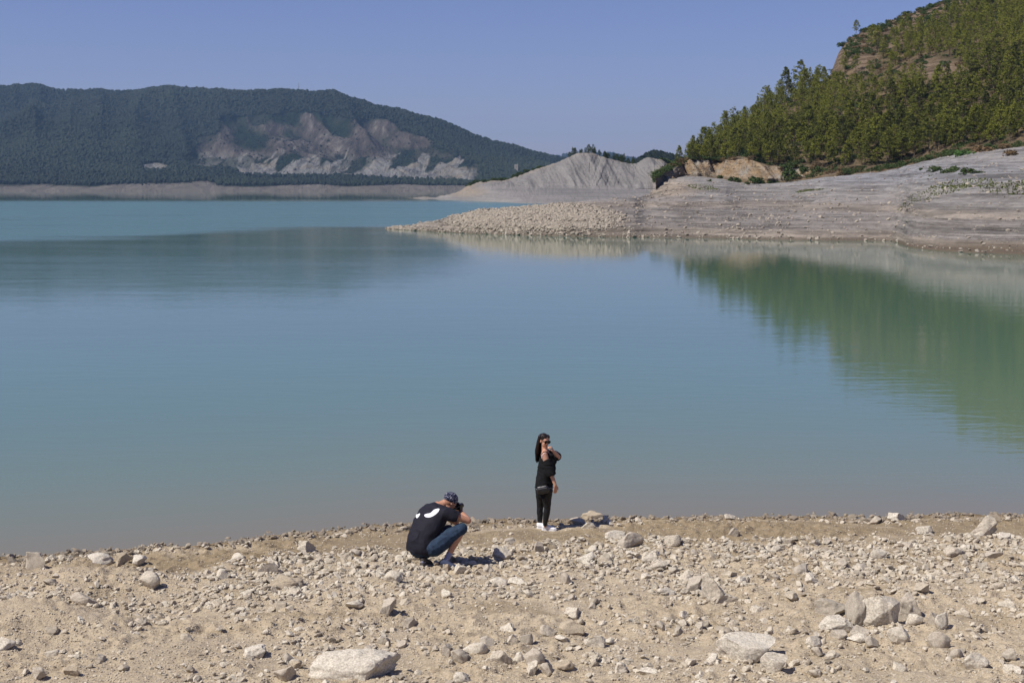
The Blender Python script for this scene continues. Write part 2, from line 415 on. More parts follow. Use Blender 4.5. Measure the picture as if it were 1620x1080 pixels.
# individual medium stones
px, py, x, y, z = sample_px(2600)
dn = density(px, py, x, y); cnt = 0
for i in range(len(px)):
    if cnt >= 300 - len(HERO): break
    if rng.random() > dn[i] or (d_ := float(shore_y(x[i]) - y[i])) < .08 or not (-5 < px[i] < 1625) or py[i] > 1083: continue
    sz = .05 + .085 * rng.random() ** 2.0
    if any((x[i] - a) ** 2 + (y[i] - b) ** 2 < (c + sz) ** 2 * 1.1 for a, b, c in taken): continue
    if (720 > px[i] > 640 and 870 < py[i] < 915) or (845 < px[i] < 885 and 825 < py[i] < 850): continue
    d = float(shore_y(x[i]) - y[i])
    mk = 'w' if d < .6 else rng.choice(['s', 's', 's', 'p', 'p', 'g'])
    key = (int(rng.integers(14)), mk)
    if key not in vari: vari[key] = mat_copy(protos[key[0]], {'s': M_stone, 'w': M_wetstone}.get(mk) or MM[mk])
    o = bpy.data.objects.new('stone', vari[key])
    hgt = rng.uniform(.55, 1.0)
    o.scale = (sz * rng.uniform(.9, 1.3), sz * rng.uniform(.7, 1.1), sz * hgt); o.rotation_euler = (rng.uniform(-.5, .5), rng.uniform(-.5, .5), rng.uniform(0, 6.3))
    o.location = (float(x[i]), float(y[i]), float(z[i]) + sz * hgt * .22)
    link(o); cnt += 1; taken.append((float(x[i]), float(y[i]), sz * .8))
    zone = ('small brown stone lying along the water edge of the near shore', 'small stones along the water') if d < .6 else \
           ('hand-sized pale stone in the rubble band behind the damp mud strip', 'small stones in the rubble band') if d < 5 else \
           ('hand-sized pale stone scattered on the dry soil in the foreground', 'small stones on the dry soil')
    tag(o, zone[0], 'stone', zone[1])
# uncountable gravel
small = [rock_proto(300 + k, 1, 5, .12) for k in range(10)]; small2 = [rock_proto(330 + k, 2, 7, .16) for k in range(10)]
def scatter(name, x, y, z, r, mat, lab, tint=None, flat=(.45, .85), sink=.35, kind='stuff', cat='gravel'):
    VV = []; FF = []; TT = []; off = 0
    big = np.nonzero(r >= .02)[0]; tiny_ = np.nonzero(r < .02)[0]
    for k in range(20):
        idx = big[k::10] if k < 10 else tiny_[k - 10::10]
        if not len(idx): continue
        V0, F0 = (small2 if k < 10 else small)[k % 10]; n = len(idx)
        a = rng.uniform(0, 6.283, n); ca, sa = np.cos(a), np.sin(a); rr = r[idx]
        S = np.stack([rr * rng.uniform(.85, 1.35, n), rr * rng.uniform(.65, 1.1, n), rr * rng.uniform(*flat, n)], 1)
        P = V0[None] * S[:, None, :]
        tz = rng.uniform(-.5, .5, n)[:, None]; P[:, :, 2] += P[:, :, 0] * tz
        X = P[:, :, 0] * ca[:, None] - P[:, :, 1] * sa[:, None]; Y = P[:, :, 0] * sa[:, None] + P[:, :, 1] * ca[:, None]
        P = np.stack([X + x[idx][:, None], Y + y[idx][:, None], P[:, :, 2] + (z[idx] + S[:, 2] * sink)[:, None]], 2)
        VV.append(P.reshape(-1, 3)); nv = len(V0)
        FF.append((F0[None] + (off + np.arange(n) * nv)[:, None, None]).reshape(-1, 3)); off += n * nv
        t = rng.random(n) if tint is None else tint[idx]
        TT.append(np.repeat(t, nv))
    o = obj_np(name, np.concatenate(VV), np.concatenate(FF), mat, attrs={'tint': np.concatenate(TT)})
    return tag(o, lab, cat, kind=kind)
px, py, x, y, z = sample_px(150000)
dn = density(px, py, x, y); cl = sst(-.2, .6, fbm(x * 5, y * 6, None, 2, 91)) * .8 + .3
keep = (rng.random(len(px)) < dn * cl * (.35 + .45 * (y > 19)))
d = shore_y(x) - y; r = .011 + .055 * rng.random(len(px)) ** 3.0 * (.6 + .5 * dn)
wm = keep & (d < .55 + .4 * rng.random(len(d))); dm = keep & ~wm
scatter('gravel', x[dm], y[dm], z[dm], r[dm], M_gravel, 'loose pale gravel spread over the near shore')
scatter('wet_gravel', x[wm], y[wm], z[wm], r[wm], M_wetgravel, 'dark damp gravel along the water edge')
px, py, x, y, z = sample_px(26000)
k = shore_y(x) - y > .1
scatter('grit', x[k], y[k], z[k], .006 + .010 * rng.random(k.sum()), M_gravel, 'fine grit and crumbs of dried mud on the soil')

# ------------------------------------------------------------------ water
def m_water():
    t = NT('lake_water', .04, .5); p = t.p; p.inputs['IOR'].default_value = 1.333
    v = t.geo()
    wn = t.noise(t.geo((.018, .11, 1)), 1, 5, .65); wind = t.math('MULTIPLY', t.attr('wind'), t.math('MULTIPLY_ADD', wn, 2.6, -.35), clamp=True); shoal = t.attr('shoal')
    big = t.noise(t.geo((.012, .02, 1)), 1, 4)
    clean = t.mix(big, (.062, .138, .104), (.074, .158, .120))
    c = t.mix(t.attr('milky'), clean, (.128, .20, .138))
    c = t.mix(shoal, c, (.195, .17, .11))
    n1 = t.noise(t.geo((1, 2.6, 1)), .9, 3, .5, .3)
    n2 = t.noise(t.geo((1, 2.2, 1)), 4.5, 3, .55)
    n0 = t.noise(t.geo((.12, .35, 1)), 1, 2, .5)
    gust = t.ramp(t.noise(t.geo((.006, .016, 1)), 1, 3), [(.35, (.45, .45, .45)), (.65, (1, 1, 1))])
    h = t.math('ADD', t.math('MULTIPLY', n1, .014), t.math('MULTIPLY', n2, .0022))
    h = t.math('ADD', h, t.math('MULTIPLY', n0, .022))
    h = t.math('MULTIPLY', h, gust)
    h = t.math('MULTIPLY', h, t.math('ADD', t.math('MULTIPLY', wind, 4.0), .26))
    b = t.n('Bump'); b.inputs['Distance'].default_value = 1; b.inputs['Strength'].default_value = 1; t.l(h, b.inputs['Height'])
    t.l(t.math('ADD', t.math('MULTIPLY', wind, .22), .02), p.inputs['Roughness'])
    return t.fin(c, b.outputs[0])
def water():
    ys = np.concatenate([np.linspace(-60, 15, 12), np.arange(16, 60, .5), np.arange(60, 220, 4), np.arange(220, 800, 12), np.geomspace(800, 11500, 50)])
    xs = np.concatenate([-np.geomspace(9500, 300, 30), np.arange(-290, -30, 10), np.arange(-30, 30, .8), np.arange(30, 290, 10), np.geomspace(300, 9500, 30)])
    X, Y = np.meshgrid(xs, ys, indexing='ij')
    d = Y - shore_y(X)
    shoal = np.clip(np.exp(-np.clip(d, 0, None) / 5.5), 0, 1)
    milky = np.exp(-np.clip(d, 0, None) / 30)
    n = 14 * vn(X * .012, Y * .02, None, 3)
    near_edge = np.interp(X, [-120, -56, -46, -38, -28, -8, 10], [146, 150, 166, 196, 204, 210, 214]) + n * .8   # calm water gives way to a wind-ruffled sheet
    wind = sst(-16, 40, Y - near_edge) * (1 - sst(520, 760, Y)) * sst(-28, -60, 0 * X - 61)
    wind = wind + .16 * sst(10, -25, X) * sst(60, 110, Y) * (1 - sst(190, 210, Y)) + .05 * sst(0, 1, (100 - Y) / 60)
    obj = obj_np('water', np.stack([X, Y, X * 0], 2).reshape(-1, 3), grid_faces(len(xs), len(ys)), m_water(), smooth=True, attrs={'wind': wind, 'shoal': shoal, 'milky': milky})
    tag(obj, kind='structure')
water()
bed = obj_np('lake_bed', [(-9600, -600, -7), (9600, -600, -7), (9600, 11600, -7), (-9600, 11600, -7)], [(0, 1, 2, 3)], plain('lake_bed_mud', (.3, .25, .19)))
tag(bed, kind='structure')

# ------------------------------------------------------------------ terrain fans
class Fan:
    """terrain laid out on lines of sight: control rows of real distance and height per column, then world-space relief"""
    def __init__(s, cols, rows, step=3.0, sub=None):
        # cols: px list; rows: list (per row) of list of (D, z) per column; sub: subdivisions between rows
        cols = np.array(cols, float); u = np.arange(cols[0], cols[-1] + .1, step)
        D = np.array([[c[0] for c in r] for r in rows], float); Z = np.array([[c[1] for c in r] for r in rows], float)
        Du = np.array([s.pch(cols, d, u) for d in D]); Zu = np.array([s.pch(cols, z, u) for z in Z])
        outD = []; outZ = []; outT = []
        for i in range(len(rows) - 1):
            for k in range(sub[i]):
                t = k / sub[i]; outD.append(Du[i] * (1 - t) + Du[i + 1] * t); outZ.append(Zu[i] * (1 - t) + Zu[i + 1] * t); outT.append(i + t)
        outD.append(Du[-1]); outZ.append(Zu[-1]); outT.append(len(rows) - 1.0)
        s.D = np.array(outD).T; s.Z = np.array(outZ).T; s.t = np.array(outT)
        for _ in range(2):   # round the creases along a column
            s.Z[:, 1:-1] = .25 * s.Z[:, :-2] + .5 * s.Z[:, 1:-1] + .25 * s.Z[:, 2:]
        s.U = u[:, None] + 0 * s.D; s.T = s.t[None, :] + 0 * s.D
        s.X = (s.U - 810) / F / CT * s.D; s.Y = s.D.copy()
    @staticmethod
    def pch(x, y, u):
        m = np.gradient(y, x); i = np.clip(np.searchsorted(x, u) - 1, 0, len(x) - 2); h = x[i + 1] - x[i]; t = (u - x[i]) / h
        dd = np.diff(y) / np.diff(x); a = np.r_[dd[0], dd]; b = np.r_[dd, dd[-1]]
        m = np.where(a * b > 0, 2 * a * b / (a + b + 1e-12 * np.sign(a + b + 1e-30)), 0)
        return (1 + 2 * t) * (1 - t) ** 2 * y[i] + t * (1 - t) ** 2 * h * m[i] + t * t * (3 - 2 * t) * y[i + 1] + t * t * (t - 1) * h * m[i + 1]
    def build(s, name, mat, attrs=None, smooth=True):
        V = np.stack([s.X, s.Y, s.Z], 2).reshape(-1, 3)
        o = obj_np(name, V, grid_faces(*s.X.shape), mat, smooth=smooth, attrs={k: v for k, v in (attrs or {}).items()})
        return tag(o, kind='structure')
    def pix(s): return unproj(s.X, s.Y, s.Z)
    def at(s, i, j):
        """bilinear sample with fractional indices"""
        i0 = np.clip(i.astype(int), 0, s.X.shape[0] - 2); j0 = np.clip(j.astype(int), 0, s.X.shape[1] - 2); a = i - i0; b = j - j0
        return [(A[i0, j0] * (1 - a) + A[i0 + 1, j0] * a) * (1 - b) + (A[i0, j0 + 1] * (1 - a) + A[i0 + 1, j0 + 1] * a) * b for A in (s.X, s.Y, s.Z)]
def zz(py, D): return float(zfor(py, D))
def ell(px, py, cx, cy, rx, ry): return np.clip(1.6 - 1.6 * np.sqrt(((px - cx) / rx) ** 2 + ((py - cy) / ry) ** 2), 0, 1)

# ---- mud flats and stony spit on the right
bank_c = [560, 612, 660, 700, 760, 850, 930, 1000, 1015, 1050, 1080, 1130, 1180, 1240, 1300, 1400, 1440, 1500, 1560, 1620, 1800, 2300]
sh = [363, 362.5, 365, 367, 370, 372.5, 374.5, 375.5, 375.5, 376, 376, 377, 378.5, 379.5, 380.5, 381, 392, 398, 401, 403, 408, 415]
top = [364, 361.5, 354, 346, 333.5, 325, 320, 316, 312, 287, 279.5, 282, 291, 288, 279, 269, 258, 246, 238, 231, 216, 190]
tD = [214, 211, 208, 206, 203, 203, 208, 222, 250, 345, 370, 375, 350, 350, 345, 335, 330, 320, 310, 300, 290, 280]
rows = [[], [], [], [], [], [], [], []]
for i, u in enumerate(bank_c):
    Ds = Dz(sh[i]); Dt = tD[i]; zt = zz(top[i], Dt); 
    if i == 0: Dt, zt = Ds + 2, -.8
    rows[0].append((Ds - 9, -1.2)); rows[1].append((Ds, 0 if i else -.8))
    f = lambda a: (Ds + (Dt - Ds) * a, zt * (a ** .5))
    if u >= 1180:   # a low lobe in front: crest then a shallow dip
        cpy = np.interp(u, [1180, 1250, 1300, 1400, 1450, 1500, 1620, 1800, 2300], [378, 364, 354, 336, 323, 314, 302, 285, 260])
        fr = np.interp(u, [1180, 1620, 2300], [.16, .36, .45]); Dc, zc = f(fr); dip = np.interp(u, [1180, 1280, 1420, 1650, 1900], [0, .6, 1.3, 1.2, .4]); zc += dip * .75
        rows[2].append((Ds + (Dc - Ds) * .3, f(fr * .3)[1])); rows[3].append((Dc, zc)); rows[4].append((Dc + 9, zc - dip * 1.6))
        rows[5].append((Ds + (Dt - Ds) * (.5 + fr / 2), f(.5 + fr / 2)[1]))
    else:
        fr = np.interp(u, [700, 1180], [.36, .16])
        for k, a in ((2, fr * .3), (3, fr), (4, fr + .06), (5, .5 + fr / 2)): rows[k].append(f(a))
    rows[6].append((Dt, zt))
    if u <= 1000: rows[7].append((Dt + [4, 4, 16, 24, 34, 44, 58, 80][i], -1.2))
    else: rows[7].append((Dt + 45, zt + (1.0 if u > 1040 else -3)))
bank = Fan(bank_c, rows, 1.6, [5, 40, 40, 22, 50, 50, 14])
b = bank
PXb, PYb = b.pix()
env = sst(0, .6, b.Z)
b.Z += env * (.16 * fbm(b.X * .06, b.Y * .06, None, 4, 201) + .30 * fbm(b.X * .018, b.Y * .035, None, 3, 205))
st_ = b.Z + .3 * fbm(b.X * .02, b.Y * .02, None, 2, 211)
b.Z += env * (.13 * np.sin(st_ * 7.5) + .05 * np.sin(st_ * 21 + 2)) * (.6 + .5 * fbm(b.X * .03, b.Y * .03, None, 2, 215))           # old water levels cut as little steps
b.Z += env * .05 * fbm(b.X * .5, b.Y * .25, None, 3, 221)
rub = ell(PXb, PYb, 850, 350, 170, 30)
def m_bank():
    t = NT('dried_grey_mud', .95, .15); v = t.geo()
    n1 = t.noise(t.geo((.022, .022, .75)), 1, 7, .68, .4)          # strata follow height
    n2 = t.noise(t.geo((.10, .10, 2.6)), 1, 6, .7)
    n3 = t.noise(v, .7, 6, .7); n5 = t.noise(t.geo((.03, .03, .8)), 1, 4)
    c = t.mix(t.ramp(n5, [(.35, (0, 0, 0)), (.65, (1, 1, 1))]), (.225, .205, .188), (.255, .238, .222))
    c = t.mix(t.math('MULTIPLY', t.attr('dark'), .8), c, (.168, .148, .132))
    c = t.mix(t.attr('tan'), c, (.30, .235, .165))
    c = t.mix(t.attr('grey'), c, (.225, .222, .228))
    k = t.ramp(n1, [(.36, (.60, .60, .60)), (.46, (.95, .96, .97)), (.54, (1.18, 1.19, 1.20)), (.64, (.86, .86, .87))])
    c = t.mix(1, c, k, 'MULTIPLY')
    k = t.ramp(n2, [(.36, (.58, .58, .58)), (.47, (1.0, 1.0, 1.0)), (.62, (1.22, 1.21, 1.19))])
    c = t.mix(1, c, k, 'MULTIPLY')
    dark_line = t.ramp(t.noise(t.geo((.022, .022, 1.5)), 1, 7, .72), [(.480, (0, 0, 0)), (.494, (1, 1, 1)), (.506, (1, 1, 1)), (.520, (0, 0, 0))])  # thin dark lines running level along the bank, broken up by noise
    dark_line = t.math('MULTIPLY', dark_line, t.ramp(t.noise(t.geo((.03, .03, .5)), 1, 3), [(.42, (0, 0, 0)), (.55, (1, 1, 1))]))
    c = t.mix(t.math('MULTIPLY', dark_line, .8), c, (.05, .042, .035))
    c = t.mix(t.ramp(n3, [(.35, (.5, .5, .5)), (.52, (0, 0, 0))]), c, (.10, .088, .078))
    c = t.mix(t.attr('wet'), c, (.122, .096, .069))
    h = t.math('ADD', t.math('MULTIPLY', n3, .5), t.math('MULTIPLY', n2, .6))
    return t.fin(c, t.bump(h, .8, 1))
M_bank = m_bank()
tan_ = .8 * ell(PXb, PYb, 1060, 300, 60, 22) + .5 * rub + .35 * sst(.3, .9, np.sin(st_ * 2.2)) * (b.Z < 4)
wet_ = np.clip((1 - sst(.12, .42, b.Z)) * .8 + 1.0 * ell(PXb, PYb, 1580, 393, 230, 20), 0, 1)
grey_ = np.clip(.8 * ell(PXb, PYb, 1420, 275, 320, 26) + .35 * sst(0, 1, b.Z / 14), 0, 1)
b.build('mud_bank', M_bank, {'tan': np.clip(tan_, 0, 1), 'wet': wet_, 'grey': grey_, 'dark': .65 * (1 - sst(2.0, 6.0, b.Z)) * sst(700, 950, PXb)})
# rubble on the spit
n = 9000
ii = rng.uniform(0, b.X.shape[0] - 1.01, 170000); jj = rng.uniform(5, b.X.shape[1] - 16, 170000)
X, Y, Z = b.at(ii, jj); pu, pv = unproj(X, Y, Z)
wgt = 1.25 * ell(pu, pv, 850, 348, 150, 30) * sst(.35, .9, Z) + .035 * (pu > 620) * (1 + (fbm(X * .05, Y * .05, None, 3, 8) > .3)) + .14 * (Z < .35) * (Z > .02) * (pu < 1420)
kp = (rng.random(len(X)) < wgt) & (Z > 0) & (pu < 1750)
kp &= np.cumsum(kp) < 30000
X, Y, Z = X[kp], Y[kp], Z[kp]
hp = ell(unproj(X, Y, Z)[0], unproj(X, Y, Z)[1], 850, 348, 150, 30) > .1
M_rubble = m_stone('rubble_stone', [(.17, .145, .115), (.29, .25, .20), (.36, .315, .25), (.23, .20, .155)], .3, rnd=False, bump=.05)
scatter('rubble', X[hp], Y[hp], Z[hp], (.09 + .24 * rng.random(hp.sum()) ** 2.2), M_rubble, 'heap of pale rubble stones covering the spit across the water', flat=(.5, .9), sink=.15, cat='rubble')
hp = ~hp
scatter('shore_stones', X[hp], Y[hp], Z[hp], .07 + .22 * rng.random(hp.sum()) ** 3, M_rubble, 'sparse stones strewn over the grey mud flats', flat=(.4, .8), sink=.2, cat='stones')

# ---- wooded hill on the right
hc = [1035, 1050, 1065, 1080, 1100, 1130, 1160, 1200, 1230, 1260, 1300, 1318, 1340, 1370, 1400, 1440, 1480, 1530, 1620, 1800, 2300]
bpy_ = np.interp(hc, bank_c, top); bD = np.interp(hc, bank_c, tD)
cl_ = [280, 270, 264, 260, 256, 255, 252, 262, 262, 262, 264, 264, 264, 264, 262, 252, 240, 233, 227, 213, 188]
rid = [286, 274, 264, 254, 240, 219, 204, 180, 165, 151, 128, 84, 60, 46, 32, 14, 2, -14, -42, -100, -220]
rD = np.interp(hc, [1035, 1100, 1200, 1300, 1400, 1620, 2300], [385, 420, 458, 495, 520, 545, 600])
rows = [[], [], [], [], [], []]
for i, u in enumerate(hc):
    zb = zz(bpy_[i], bD[i]); zc = max(zz(cl_[i], bD[i] + 9), zb + .3); zr = zz(rid[i], rD[i])
    rows[0].append((bD[i] - 4, zb - 3)); rows[1].append((bD[i] + 1, zb)); rows[2].append((bD[i] + 9, zc))
    dm = bD[i] + 9 + (rD[i] - bD[i] - 9) * .5
    rows[3].append((dm, zc + (zr - zc) * .52)); rows[4].append((rD[i], zr)); rows[5].append((rD[i] + 130, zr - 12 if u < 1500 else zr + 6))
hill = Fan(hc, rows, 2.0, [4, 22, 70, 70, 30]); h = hill
PXh, PYh = h.pix()
up = sst(2.0, 2.4, h.T)
cliffz = sst(1, 1.3, h.T) * (1 - sst(1.95, 2.04, h.T))
h.Z += .8 * fbm(h.X * .15, h.Y * .02, None, 3, 305) * sst(1.2, 2, h.T) * (1 - sst(2, 2.3, h.T))
h.Y += cliffz * (3.2 * (ridged(h.X * .13 + h.Z * .05, h.Z * .03, 4, 301) - .4) + 1.3 * ridged(h.X * .45 + h.Z * .2, h.Z * .12, 3, 303)) * sst(0, 3, np.interp(h.U[:, 0], hc, np.interp(hc, hc, bpy_)) - np.interp(h.U[:, 0], hc, cl_))[:, None]
fade = 1 - sst(3.6, 4, h.T) * .6
h.Z += up * (3.5 * fbm(h.X * .016, h.Y * .016, None, 3, 311) + 1.2 * fbm(h.X * .07, h.Y * .07, None, 3, 321)) * fade
out_ = ell(PXh, PYh, 1430, 48, 140, 34)                                            # layered outcrop under the summit
lz = h.Z + .4 * fbm(h.X * .05, h.Y * .05, None, 2, 5)
h.Y -= out_ * 1.6 * np.sin(lz * 2.1); h.Z += out_ * .9 * fbm(h.X * .3, h.Y * .3, None, 3, 331)
ridgl = np.interp(PXh, hc, rid); band_ = sst(-4, 4, PYh - ridgl) * (1 - sst(30, 44, PYh - ridgl + 6 * fbm(PXh * .03, PYh * 0, None, 2, 9))) * sst(1308, 1322, PXh) * (1 - sst(1500, 1560, PXh))
bare = np.clip(out_ * .4 + band_ + ell(PXh, PYh, 1355, 100, 40, 16) + ell(PXh, PYh, 1400, 78, 30, 12) + .9 * ell(PXh, PYh, 1480, 112, 50, 20) + ell(PXh, PYh, 1150, 238, 16, 9) + ell(PXh, PYh, 1250, 185, 28, 22) * .8 + ell(PXh, PYh, 1345, 128, 50, 13) + cliffz, 0, 1)
def m_hill():
    t = NT('hillside_soil', .95, .1); v = t.geo()
    n1 = t.noise(v, .10, 6, .65); n2 = t.noise(v, .8, 5, .7); n3 = t.noise(t.geo((.08, .08, 1.3)), 1, 5, .65)
    soil = t.ramp(n1, [(.3, (.075, .065, .035)), (.5, (.16, .12, .07)), (.7, (.24, .17, .10))])
    rock = t.ramp(n3, [(.36, (.075, .052, .035)), (.48, (.19, .135, .09)), (.58, (.29, .22, .155)), (.7, (.16, .115, .08))])
    c = t.mix(t.attr('bare'), soil, rock)
    pale = t.ramp(t.noise(v, .22, 6, .7), [(.36, (.36, .235, .125)), (.5, (.39, .30, .205)), (.60, (.37, .335, .285))])
    c = t.mix(t.attr('cliff'), c, pale)
    c = t.mix(t.ramp(n2, [(.35, (.5, .5, .5)), (.6, (0, 0, 0))]), c, (.08, .06, .04))
    return t.fin(c, t.bump(t.math('ADD', n2, n3), 1.3, 1))
h.build('wooded_hill', m_hill(), {'bare': bare, 'cliff': cliffz * (1 - sst(1270, 1330, PXh + 25 * fbm(h.X * .2, h.Z * .5, None, 2, 333))) + cliffz * .5 * sst(.1, .4, fbm(h.X * .12, h.Z * .3, None, 3, 335)) * (PXh < 1430)})

# ------------------------------------------------------------------ trees
def leafmat(name, a, b, tr=.12, tint=True):
    t = NT(name, .75, .2); n = t.noise(t.geo(), .35, 3)
    r = t.n('ObjectInfo').outputs['Random']
    f = t.math('ADD', t.math('MULTIPLY', r, .75), t.math('MULTIPLY', n, .3), clamp=True)
    if tint: f = t.math('ADD', t.math('MULTIPLY', f, .6), t.math('MULTIPLY', t.attr('tint'), .45), clamp=True)
    c = t.ramp(f, [(.15, a), (.85, b)])
    t.l(c, t.p.inputs['Base Color'])
    tl = t.n('BsdfTranslucent'); t.l(c, tl.inputs[0]); mx = t.n('MixShader'); mx.inputs[0].default_value = tr
    t.l(t.p.outputs[0], mx.inputs[1]); t.l(tl.outputs[0], mx.inputs[2]); t.l(mx.outputs[0], t.out.inputs[0])
    return t.m
M_pine = leafmat('pine_needles', (.045, .055, .014), (.225, .235, .034))
M_bush = leafmat('shrub_leaves', (.035, .06, .018), (.075, .11, .032))
M_green = leafmat('fresh_leaves', (.05, .11, .025), (.10, .19, .045))
M_weed = leafmat('weeds', (.07, .085, .02), (.14, .16, .04))
M_dry = leafmat('dry_scrub', (.14, .10, .05), (.27, .18, .09), .15)
M_bark = plain('bark', (.11, .085, .065), .95, .1, .3, 3, .02)
def cards(centers, radii, per, size, r, squash=.75):
    """clouds of small random triangles"""
    n = len(centers) * per; c = np.repeat(centers, per, 0); rad = np.repeat(radii, per)
    d = r.normal(size=(n, 3)); d /= np.linalg.norm(d, axis=1)[:, None]
    p = c + d * (rad * r.uniform(.25, 1, n) ** .5)[:, None] * np.array([1, 1, squash])
    a = r.normal(size=(n, 3)); a /= np.linalg.norm(a, axis=1)[:, None]
    bb = np.cross(a, r.normal(size=(n, 3))); bb /= np.linalg.norm(bb, axis=1)[:, None] + 1e-9
    s = (size * r.uniform(.6, 1.4, n))[:, None]
    V = np.stack([p + a * s, p - a * s * .5 + bb * s * .8, p - a * s * .5 - bb * s * .8], 1).reshape(-1, 3)
    t = np.repeat(np.repeat(r.random(len(centers)), per), 3)
    return V, np.arange(n * 3).reshape(-1, 3), t
def tube(path, radii, seg=6):
    V = []; P = np.array(path, float); n = len(P)
    for i in range(n):
        t = P[min(i + 1, n - 1)] - P[max(i - 1, 0)]; t /= np.linalg.norm(t) + 1e-9
        a = np.cross(t, [0, 0, 1] if abs(t[2]) < .9 else [1, 0, 0]); a /= np.linalg.norm(a); b_ = np.cross(t, a)
        for k in range(seg):
            q = 2 * math.pi * k / seg; V.append(P[i] + radii[i] * (math.cos(q) * a + math.sin(q) * b_))
    Fc = []
    for i in range(n - 1):
        for k in range(seg):
            k2 = (k + 1) % seg; Fc.append((i * seg + k, i * seg + k2, (i + 1) * seg + k2, (i + 1) * seg + k))
    for e, o in ((0, 1), (n - 1, 0)):
        c = len(V); V.append(P[e])
        for k in range(seg):
            k2 = (k + 1) % seg; q = (e * seg + k, e * seg + k2, c, c) 
            Fc.append(q[:3] + (q[0],) if False else (e * seg + k, e * seg + k2, c, c))
    return np.array(V), Fc
def tri(Fc):
    o = []
    for f in Fc:
        f = [x for i, x in enumerate(f) if x != f[i - 1]]
        for i in range(1, len(f) - 1): o.append((f[0], f[i], f[i + 1]))
    return np.array(o)
def join(parts):
    V = []; Fq = []; off = 0
    for v, f in parts: V.append(v); Fq.append(np.asarray(f) + off); off += len(v)
    return np.concatenate(V), np.concatenate(Fq)
def pine(seed, h=8.5, spread=2.3, base=.30, cone=.5, per=34, ncl=78, sz=.135):
    r = np.random.default_rng(seed); lean = r.normal(0, .035, 2)
    tp = [(lean[0] * z * z * .1 + .12 * math.sin(z + seed), lean[1] * z * z * .1, z) for z in np.linspace(-.6, h * .93, 8)]
    parts = []; v, f = tube(tp, [.17 - .15 * k / 7 for k in range(8)]); parts.append((v, tri(f)))
    cs = []; rs = []
    for k in range(ncl):
        t = r.random() ** .8; z = h * (base + (1 - base) * t)
        env_ = .98 * spread * (1 - t * cone * .8) * (max(0, math.sin(math.pi * min(1, (t + .30) / 1.33))) ** .6) * r.uniform(.2, 1) ** .6
        a = r.uniform(0, 6.283); c = (math.cos(a) * env_, math.sin(a) * env_, z + r.normal(0, .15))
        cs.append(c); rs.append(r.uniform(.32, .72) * (1 - .35 * t))
        if k % 3 == 0:
            v, f = tube([(tp[-1][0] * t, tp[-1][1] * t, z - .5 - .25 * env_), (c[0] * .5, c[1] * .5, z - .3), c], [.05, .035, .012], 4); parts.append((v, tri(f)))
    Vc, Fc, tt = cards(np.array(cs), np.array(rs), per, sz, r)
    return (Vc, Fc, tt), join(parts)
pines = [pine(1, 9), pine(2, 8, 2.5, .25, .35), pine(3, 9, 2.2, .25, .55), pine(4, 7.5, 2.2, .2, .6), pine(5, 9.0, 2.6, .32, .2), pine(6, 8.2, 2.0, .15, .75), pine(7, 9.0, 2.4, .36, .3), pine(8, 7.0, 2.4, .2, .4)]
pine_me = [(mesh_np('crown', c[0], c[1], M_pine, attrs={'tint': c[2]}), mesh_np('trunk', t[0], t[1], M_bark)) for c, t in pines]
M_pined = leafmat('dark_pine_needles', (.035, .06, .02), (.075, .105, .03))
pine_dk = [(mat_copy(a, M_pined), b2) for a, b2 in pine_me]
def plant_pine(loc, k, s, rz, lab, grp, dark=False, sz=None):
    r_ = empty('pine_tree', loc, rz); r_.scale = (s, s, sz or s)
    for nm, me in zip(('crown', 'trunk'), (pine_dk if dark else pine_me)[k % 8]): link(bpy.data.objects.new(nm, me), r_)
    return tag(r_, lab, 'tree', grp)
def snap(fan, pu, pv, tmin=0, tmax=99):
    """surface point of a fan seen at a photograph pixel"""
    a, b2 = fan.pix(); m = (fan.T >= tmin) & (fan.T <= tmax)
    d = np.where(m, (a - pu) ** 2 + (b2 - pv) ** 2, 1e12); i = np.unravel_index(np.argmin(d), d.shape)
    return float(fan.X[i]), float(fan.Y[i]), float(fan.Z[i])
# named silhouette trees
spec = [
 (1075, 262, 2, .62, 'lowest pine on the hill silhouette, small and slim at the left end of the wood', 0),
 (1103, 250, 5, .72, 'small dense pine second from the left end of the hill silhouette', 0),
 (1121, 238, 0, .70, 'round-headed pine where the hill silhouette starts to climb steeply', 0),
 (1241, 158, 2, 1.22, 'tall sparse pine standing out of the silhouette, left of its twin', 0),
 (1264, 148, 4, 1.25, 'tall dark pine standing out of the silhouette, right of its twin', 0),
 (1290, 133, 3, .8, 'short pine poking above the wood just left of the rocky outcrop', 0),
 (1351, 50, 6, .62, 'lone slim pine on the skyline above the rocky outcrop', 0),
]
for pu, pv, k, s, lab, dk in spec:
    loc = snap(h, pu, pv, 2.2, 4.1); plant_pine((loc[0], loc[1], loc[2] - .3), k, s, .5 * k, lab, 'pines on the hill silhouette')
cand = []
N = 60000
ii = rng.uniform(0, h.X.shape[0] - 1.01, N); jj = rng.uniform(0, h.X.shape[1] - 1.01, N)
X, Y, Z = h.at(ii, jj); T = np.interp(jj, np.arange(len(h.t)), h.t)
pu, pv = unproj(X, Y, Z)
bi = bare[ii.astype(int), jj.astype(int)]
spacing = {}
kept = []
rdg = np.interp(pu, hc, rid); openz = np.clip((pu > 1308) * (pu < 1540) * (pv - rdg < 38) + .4 * ell(pu, pv, 1400, 80, 110, 30) + ell(pu, pv, 1370, 115, 70, 32) * .9 + ell(pu, pv, 1170, 232, 40, 14) * .5 + .6 * ell(pu, pv, 1480, 115, 60, 26) + .8 * sst(.30, .65, fbm(X * .035, Y * .035, None, 3, 340)), 0, 1)
